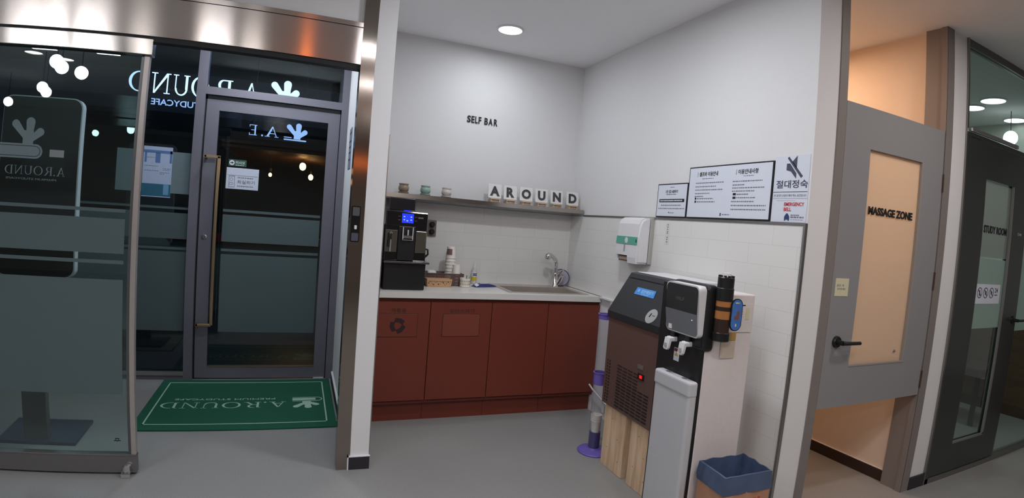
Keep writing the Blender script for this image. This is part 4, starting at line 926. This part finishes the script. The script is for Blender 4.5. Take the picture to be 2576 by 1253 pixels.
k = MB(); k.rrect((1.674, 1.7045, 1.010), X, Z, .054, .128, .026, .001, 10); k.build('capsule_print', mat('sky blue print', (70, 112, 178), .3, noise=.15, nscale=30), cdv, label='blue picture with a brown figure')
k = MB(); k.rrect((1.702, 1.7035, 1.055), X, Z, .014, .036, .006, .0006); k.rrect((1.690, 1.7035, 1.055), X, Z, .012, .016, .004, .0006); k.build('print_figure', mat('brown figure', (122, 78, 62), .5), cdv)
k = MB(); k.rrect((1.698, 1.7035, 1.025), X, Z, .006, .012, .001, .0006); dashes(k, (1.690, 1.7035, 1.122), X, Z, .022, .005); k.build('print_marks', mat('pale mark', (206, 210, 170), .5), cdv)
# notices on the side of the dispenser
p = thing('paper_notice', 'pale sheet with faint columns of print on the side of the water dispenser', 'notice', (1.79, 1.78, .99))
k = MB(); k.box(1.728, 1.868, 1.7785, 1.7815, .985, 1.108); k.build('paper', mat('pinkish sheet', (212, 204, 202), .5), p)
k = MB(); k.box(1.735, 1.772, 1.7775, 1.7785, 1.100, 1.105); k.box(1.784, 1.822, 1.7775, 1.7785, 1.101, 1.106); k.build('header_bar', mat('slate bar', (72, 62, 82), .6), p)
k = MB()
for i in range(5): dashes(k, (1.745, 1.7785, 1.085-i*.011), X, Z, .02, .002); dashes(k, (1.785, 1.7785, 1.085-i*.011), X, Z, .028, .002)
k.build('small_print', mat('faint ink', (170, 160, 160), .6), p)
MB().box(1.828, 1.848, 1.7775, 1.7785, 1.040, 1.092).build('yellow_tag', mat('cream tag', (206, 198, 160), .5), p)
k = MB(); k.box(1.607, 1.640, 1.7785, 1.7815, .945, .985); k.box(1.640, 1.785, 1.7785, 1.7815, .950, .985); k.build('ochre_sticker', mat('ochre sticker', (176, 140, 76), .5), label='ochre strip sticker behind the cup holder on the dispenser side', cat='sticker')
k = MB(); k.box(1.705, 1.785, 1.7785, 1.7815, .870, .948); k.build('beige_label', mat('beige label', (192, 176, 162), .5), label='beige paper label low on the dispenser side below the ochre sticker', cat='label')

# ------------------------------------------------------------------ cup tube on the floor
ct_ = thing('cup_return_tube', 'clear tube for used cups with violet rings on a violet round foot', 'cup collector', (1.775, 2.83, 0))
VIO = mat('violet plastic', (108, 92, 172), .4); cx, cy = 1.776, 2.83
k = MB(); k.lathe([(.098, 0), (.100, .006), (.095, .012), (.044, .022), (.040, .03)], (cx, cy, .0005), 48); k.build('foot', VIO, ct_, smooth=True)
k = MB(); k.lathe([(.037, 0), (.037, .842)], (cx, cy, .025), 32, cap=False); k.build('tube', glass_mat('clear tube plastic', (.90, .90, .92), 1.0), ct_, smooth=True)
for z0, z1, r in ((.43, .505, .0395), (.835, .868, .0395)):
    k = MB(); k.lathe([(r, 0), (r, z1-z0-.008), (r+.004, z1-z0-.004), (r+.004, z1-z0), (.036, z1-z0), (.036, 0), (r, 0)], (cx, cy, z0), 32, cap=False); k.build('ring', VIO, ct_, smooth=True)
k = MB(); k.lathe([(.0345, 0), (.0345, .10), (.033, .10)], (cx, cy, .03), 32); k.build('inner_sleeve', mat('dark violet', (74, 66, 118), .4), ct_, smooth=True)
for i in range(4):
    k = MB(); k.lathe([(.026, 0), (.033, .068), (.0345, .072), (.032, .072), (.025, .004)], (cx, cy, .130+i*.012), 28); k.build('used_cup', PAPERC, label='used white paper cup stacked in the clear violet-ringed tube', cat='cup', group='used cups in the clear tube', smooth=True)
# pipe and white cable
k = MB(); k.tube([(2.118, 3.30, .06), (2.118, 3.30, .866)], .011, 10); k.build('drain_pipe', mat('pvc white', (206, 200, 196), .5), label='thin white vertical pipe at the wall beside the last cabinet', cat='pipe', smooth=True)
k = MB(); k.tube([(2.090, 3.47, .215), (2.095, 3.42, .19), (2.10, 3.34, .165), (2.105, 3.15, .12), (2.11, 3.0, .05), (2.11, 2.9, .006)], .006, 8); k.build('cable', WHITE, label='white cable hanging from the cabinet side down to the floor', cat='cable', smooth=True)

# ------------------------------------------------------------------ box bin with blue bag
bn = thing('waste_box', 'cardboard box bin lined with a blue plastic bag at the tiled wall end', 'bin', (1.76, 1.665, 0))
A, B, C, D4 = Vector((1.643, 1.755, 0)), Vector((1.898, 1.760, 0)), Vector((1.888, 1.580, 0)), Vector((1.628, 1.583, 0))
CB = mat('cardboard', (178, 132, 104), .75, noise=.06)
k = MB()
Q = [A, B, C, D4]; ce = sum(Q, Vector())/4
for i in range(4):
    a, b = Q[i], Q[(i+1) % 4]; ia, ib = a+(ce-a)*.03, b+(ce-b)*.03
    k.prism([a, b, ib, ia], (0, 0, .405))
k.prism([q for q in Q], (0, 0, .01)); k.build('carton', CB, bn)
BAG = mat('blue bag film', (72, 88, 118), .3, noise=.12, nscale=18, bump=.9, coat=.2)
k = MB(); n = 40
def loop(sc, z, wob, ph):
    out = []
    for i in range(n):
        t = i/n*4; s = int(t); f = t-s; p = Q[s].lerp(Q[(s+1) % 4], f); p = ce+(p-ce)*sc
        w_ = wob*(math.sin(i*1.7+ph)+.6*math.sin(i*.63+ph*2)); d = (p-ce).normalized()
        out.append(k.b.verts.new(p+d*w_+Z*(z+w_*.8)))
    return out
L_ = [loop(1.035, .350, .004, 0), loop(1.05, .372, .002, 1), loop(1.04, .402, .0025, 2), loop(1.02, .430, .0025, 3), loop(.965, .432, .002, 3), loop(.92, .38, .004, 4), loop(.90, .28, .006, 5), loop(.88, .16, .006, 6), loop(.6, .10, .006, 7)]
for a, b in zip(L_, L_[1:]):
    for i in range(n): k.b.faces.new((a[i], a[(i+1) % n], b[(i+1) % n], b[i]))
k.b.faces.new(L_[-1]); k.build('bag', BAG, bn, smooth=True)
k = MB(); k.box(1.6245, 1.630, 1.62, 1.66, .26, .30);
for a in ((1.67, 1.70, .285, .312), (1.71, 1.716, .265, .312), (1.80, 1.812, .285, .32), (1.825, 1.837, .29, .322)): k.box(a[0], a[1], 1.579, 1.582, a[2], a[3])
k.build('carton_print', mat('red print', (176, 72, 62), .6), bn)

# ================================================================== MASSAGE ROOM
JX0, JX1 = 2.290, 3.333
dm = struct('door_2', (2.8, M_, 0))
f = MB(); f.box(2.290, 2.348, M_-.006, 1.90, 0, CEIL); f.box(3.252, 3.333, M_-.006, M_+.03, 0, CEIL); f.box(3.262, 3.333, M_+.03, 1.90, 0, CEIL); f.build('frame', GREYF, dm)
MB().box(3.2535, 3.2545, M_-.0075, M_-.005, 0, CEIL).build('frame_line', SLATED, dm)
d = MB(); z0, z1 = .598, 2.092; ya, yb = M_-.004, M_+.036
d.box(2.352, 2.556, ya, yb, z0, z1); d.box(3.044, 3.249, ya, yb, z0, z1); d.box(2.556, 3.044, ya, yb, z0, .802); d.box(2.556, 3.044, ya, yb, 1.886, z1)
d.build('door_leaf', GREYD, dm)
MB().box(2.556, 3.044, M_+.012, M_+.018, .802, 1.886).build('pane', FROSTM, dm, label='ivory frosted door glass')
MB().box(2.556, 3.044, M_+.0075, M_+.0115, .802, 1.886).build('pane_gloss', glass_mat('door glass gloss', (.99, .99, .99), 1.0), dm)
d = MB(); d.box(2.556, 3.044, M_-.006, M_+.004, .800, .810, .001); d.box(3.030, 3.044, M_-.004, M_+.010, .802, 1.886); d.build('glazing_bead', mat('bead grey', (150, 142, 136), .4), dm)
h = MB(); h.lathe([(.029, 0), (.029, .008), (.025, .014), (.013, .014), (.012, .045)], (2.432, ya, .932), 32, (0, -1, 0)); h.build('handle_rose', BLACK, dm, smooth=True)
h = MB(); h.tube([(2.432, ya-.040, .932), (2.450, ya-.048, .932), (2.480, ya-.048, .931), (2.560, ya-.046, .930)], [.011, .010, .0095, .009], 12); h.build('door_handle', BLACK, dm, smooth=True)
k = MB(); k.text('MASSAGE ZONE', (2.590, M_+.0075, 1.567), X, Z, w=.398, h=.042, depth=.002, off=.045); k.build('lettering', INK, dm)
k = MB(); k.ring((2.962, M_+.0075, .862), X, Z, .005, .009, .001, 14); k.box(2.948, 2.976, M_+.0065, M_+.0075, .858, .862); k.build('maker_mark', GREYI, dm)
for z in (.69, 1.25, 1.80): MB().box(3.247, 3.256, M_-.012, M_-.003, z-.05, z+.05).build('hinge', mat('hinge bronze', (96, 76, 66), .4, .5), dm)
p = thing('sticky_note', 'yellowish paper note with two Korean lines on the grey massage door', 'note', (2.425, ya, 1.155))
k = MB(); k.box(2.376, 2.476, ya-.002, ya, 1.156, 1.243); k.build('paper', mat('pale yellow paper', (206, 200, 168), .6), p)
k = MB(); k.text('문은 꼭', (2.386, ya-.002, 1.203), X, Z, w=.055, h=.011, depth=.0006); k.text('닫아주세요', (2.392, ya-.002, 1.186), X, Z, w=.062, h=.011, depth=.0006); k.build('lettering', GREYI, p)
MASW = mat('massage room paint', (226, 208, 190), .75, noise=.01)
MB().box(3.300, 3.333, 1.90, 4.62, 0, CEIL).build('wall_massage', MASW, kind='structure')
MB().box(2.285, 2.292, 1.90, 4.62, 0, CEIL).build('wall_massage_left', MASW, kind='structure')
MB().box(2.292, 3.300, 4.0, 4.05, 0, CEIL).build('wall_massage_back', MASW, kind='structure')
b = MB(); b.box(3.288, 3.300, 1.90, 4.0, 0, .072); b.mi = 1; b.box(3.288, 3.300, 1.90, 4.0, .072, .075); b.build('baseboard_massage', [BASEBR, WHITE], kind='structure')
# white pillar
MB().box(3.333, 3.495, M_, 4.62, 0, CEIL).build('wall_pillar', WALL, kind='structure')
b = MB(); b.box(3.333, 3.495, M_-.010, M_, 0, .078); b.build('baseboard_pillar', BASEB, kind='structure')

# ================================================================== STUDY ROOM
ds = struct('door_3', (4.0, M_, 0))
MB().box(3.495, 3.512, M_-.012, M_+.05, .0, CEIL).build('edge_trim', mat('mirror trim', (150, 146, 142), .12, 1), ds)
f = MB(); f.box(3.512, 3.552, M_-.01, M_+.05, 0, 2.140); f.box(3.512, 5.6, M_-.012, M_+.05, 2.118, 2.140); f.build('frame', CHAR, ds)
ya, yb = M_-.006, M_+.036
d = MB(); z0, z1 = .040, 2.112
d.box(3.556, 3.788, ya, yb, z0, z1); d.box(4.222, 4.455, ya, yb, z0, z1); d.box(3.788, 4.222, ya, yb, z0, .232); d.box(3.788, 4.222, ya, yb, 1.892, z1); d.build('door_leaf', CHAR, ds)
MB().box(3.788, 4.222, M_+.012, M_+.018, .232, 1.892).build('pane', CLEAR, ds)
fm = MB(); fm.box(3.788, 4.222, M_+.0085, M_+.0105, .962, 1.405); fm.build('frosted_film', FROSTG, ds)
fm = MB(); fm.box(3.788, 4.222, M_+.0085, M_+.0105, 1.415, 1.885); fm.build('upper_film', film_mat('grey film', (170, 172, 168), .45, .5), ds)
d = MB(); d.box(4.200, 4.222, M_-.008, M_+.004, .232, 1.892); d.box(3.788, 4.222, M_-.008, M_+.003, .226, .240); d.build('glazing_bead', mat('light bead', (140, 138, 136), .3, .5), ds)
k = MB(); k.text('STUDY ROOM', (3.832, M_+.0085, 1.566), X, Z, w=.345, h=.048, depth=.002, off=.035); k.build('lettering', INK, ds)
h = MB(); h.lathe([(.026, 0), (.026, .008), (.012, .012), (.011, .045)], (4.400, ya, 1.010), 28, (0, -1, 0)); h.tube([(4.400, ya-.04, 1.010), (4.43, ya-.046, 1.010), (4.50, ya-.046, 1.010)], .009, 10); h.build('door_handle', BLACK, ds, smooth=True)
k = MB(); k.ring((4.335, ya, 1.590), X, Z, .006, .011, .001, 20); k.box(4.352, 4.392, ya-.001, ya, 1.582, 1.598); k.build('door_tag', mat('pale tag', (140, 150, 148), .5), ds)
MB().box(3.512, 5.8, M_-.010, M_+.05, 0, .034).build('sill', mat('aluminium sill', (128, 126, 122), .35, .7), ds)
MB().box(3.525, 4.20, M_-.030, M_-.012, 2.142, 2.165, .002).build('door_closer_rail', CHROME, ds)
p = thing('icon_notice', 'white strip with three crossed-out icons and a 24 on the study door', 'notice', (3.97, M_, 1.13))
k = MB(); k.box(3.815, 4.165, M_+.0065, M_+.0085, 1.120, 1.245); k.build('paper', PAPER, p)
k = MB()
for x in (3.864, 3.950, 4.036):
    k.ring((x, M_+.0065, 1.190), X, Z, .029, .034, .001, 28); k.prism([(x-.024, M_+.0065, 1.208), (x-.019, M_+.0065, 1.213), (x+.024, M_+.0065, 1.172), (x+.019, M_+.0065, 1.167)], (0, -.001, 0))
k.prism([(3.864-.008, M_+.006, 1.172), (3.864+.008, M_+.006, 1.172), (3.864+.004, M_+.006, 1.206), (3.864-.004, M_+.006, 1.206)], (0, -.001, 0)); k.ring((3.950, M_+.006, 1.190), X, Z, .008, .013, .001, 14); k.ring((4.036, M_+.006, 1.190), X, Z, .006, .012, .001, 14, 0, 270)
k.text('24', (4.085, M_+.0065, 1.192), X, Z, w=.045, h=.030, depth=.001, off=.015); dashes(k, (4.085, M_+.0065, 1.172), X, Z, .045, .008)
k.build('icons', NAVY, p)
wg = struct('window_2', (5.0, M_, 0))
MB().box(4.468, 5.9, M_+.010, M_+.018, .034, 2.118).build('pane', CLEAR, wg)
MB().box(3.512, 5.9, M_+.010, M_+.018, 2.140, 2.660).build('pane', glass_mat('transom glass', (.72, .80, .78), 1.4), wg)
MB().box(4.475, 5.9, M_+.0065, M_+.0085, .930, 1.75).build('frosted_film', FROSTG, wg)
MB().box(3.512, 5.9, M_-.006, M_+.04, 2.660, CEIL).build('top_rail', mat('grey rail', (104, 104, 102), .4, .5), wg)
MB().box(3.495, 7.4, 3.6, 3.7, 0, CEIL).build('wall_study', mat('study wall', (196, 196, 188), .75), kind='structure')
w = MB(); w.box(5.95, 6.05, 1.0, 3.6, .0, .9); w.build('wall_study_panel', wood_mat('study wood', (76, 56, 38), (92, 70, 48), (3, 3, 26)), kind='structure')
w = MB(); w.box(5.95, 6.05, 1.0, 3.6, .9, CEIL); w.build('wall_study_side', mat('study wall', (196, 196, 188), .75), kind='structure')
b = MB(); b.box(5.938, 5.95, 1.82, 3.6, 0, .10); b.build('baseboard_study', BASEBR, kind='structure')
# study chair glimpsed through the lower glass
sc_ = thing('study_chair', 'dark brown chair glimpsed through the lower glass of the study room door', 'chair', (5.35, 2.45, 0))
CH = mat('dark brown fabric', (50, 38, 34), .7)
MB().box(5.15, 5.60, 2.25, 2.70, .42, .50, .02).build('seat', CH, sc_)
MB().box(5.16, 5.59, 2.66, 2.72, .52, .96, .02).build('backrest', CH, sc_)
for x in (5.17, 5.55):
    for y in (2.27, 2.66): MB().box(x, x+.035, y, y+.035, 0, .42 if y < 2.5 else .60).build('leg', BLACK, sc_)
downlight(5.02, 2.30, .10, 'round ceiling light in the study room, the highest and nearest one', em=LED, group='study room ceiling lights')
downlight(5.18, 2.56, .10, 'round ceiling light in the study room touching the white pillar edge', em=LED, group='study room ceiling lights')
downlight(5.80, 2.44, .10, 'round ceiling light in the study room at the right picture edge', em=LED, group='study room ceiling lights')
p = thing('globe_lamp', 'small white globe lamp hanging in the study room above the door', 'lamp', (5.45, 2.33, 2.45))
MB().sphere((5.45, 2.33, 2.47), .062).build('globe', LED, p, smooth=True)
MB().cyl((5.45, 2.33, 2.53), (5.45, 2.33, CEIL), .004, 8).build('cord', BLACK, p)

# ================================================================== corridor behind the camera (seen in reflections)
LEDC = emit_mat('corridor diffuser', (255, 250, 244), 14); LEDH = emit_mat('bright corridor diffuser', (245, 248, 255), 75)
HOT = {(.44, 1.10), (.58, -.14)}
for (x, y) in ((-2.74, -.38), (-2.50, -.60), (-.52, -.60), (.44, 1.10), (.58, -.14), (-.9, .6), (1.2, .4), (3.2, .4), (-.9, -1.8), (1.4, -1.8), (4.6, -1.2)):
    downlight(x, y, .09, 'round corridor ceiling light behind the viewer, seen only in reflections', em=LEDH if (x, y) in HOT else LEDC, group='corridor ceiling lights')
PNL = emit_mat('panel diffuser', (246, 249, 255), 24); PNL2 = emit_mat('panel diffuser dim', (250, 250, 252), 11)
for (x, w_, m_, lb) in ((-2.54, .24, PNL, 'leftmost'), (-1.92, .22, PNL, 'second'), (-1.51, .15, PNL2, 'third'), (-.86, .26, PNL, 'fourth'), (-.55, .16, PNL2, 'rightmost')):
    p = thing('ceiling_panel_light', 'flat rectangular corridor ceiling light, %s of five, seen as a streak in the steel header' % lb, 'ceiling light', (x, .12, CEIL), 'rectangular corridor ceiling lights')
    MB().box(x-w_/2-.012, x+w_/2+.012, -.19, .43, CEIL-.012, CEIL).build('frame', WHITE, p)
    MB().box(x-w_/2, x+w_/2, -.18, .42, CEIL-.014, CEIL-.012).build('diffuser', m_, p)
GLB = emit_mat('globe glow', (244, 250, 255), 40)
g0 = None
for (x, y, z) in ((-1.94, 1.00, 2.35), (-1.98, .79, 2.35), (-1.88, .61, 2.35), (-2.58, -.31, 2.35), (-2.66, -.60, 2.35), (-3.5, -1.55, 2.35)):
    if g0 is None:
        g0 = thing('globe_pendant', 'white globe pendant in the corridor, seen as a bright dot in the glass screen', 'lamp', (x, y, z), 'corridor globe pendants')
        MB().sphere((x, y, z), .055).build('globe', GLB, g0, smooth=True)
        MB().cyl((x, y, z+.05), (x, y, CEIL), .004, 8).build('cord', BLACK, g0)
    else:
        c = g0.copy(); S.collection.objects.link(c); c.location = (x, y, z)
        for ch in g0.children:
            q = ch.copy(); S.collection.objects.link(q); q.parent = c
AMG = emit_mat('amber globe', (255, 130, 50), 24)
for (x, y, z, lb) in ((-.05, .3, 2.50, 'amber pendant behind the viewer, seen as the orange streak in the steel header'), (.70, -1.65, 2.0, 'amber pendant behind the viewer, seen as an orange glow in the steel casing')):
    p = thing('amber_pendant', lb, 'lamp', (x, y, z))
    MB().sphere((x, y, z), .05).build('globe', AMG, p, smooth=True)
    MB().cyl((x, y, z+.05), (x, y, CEIL), .004, 8).build('cord', BLACK, p)
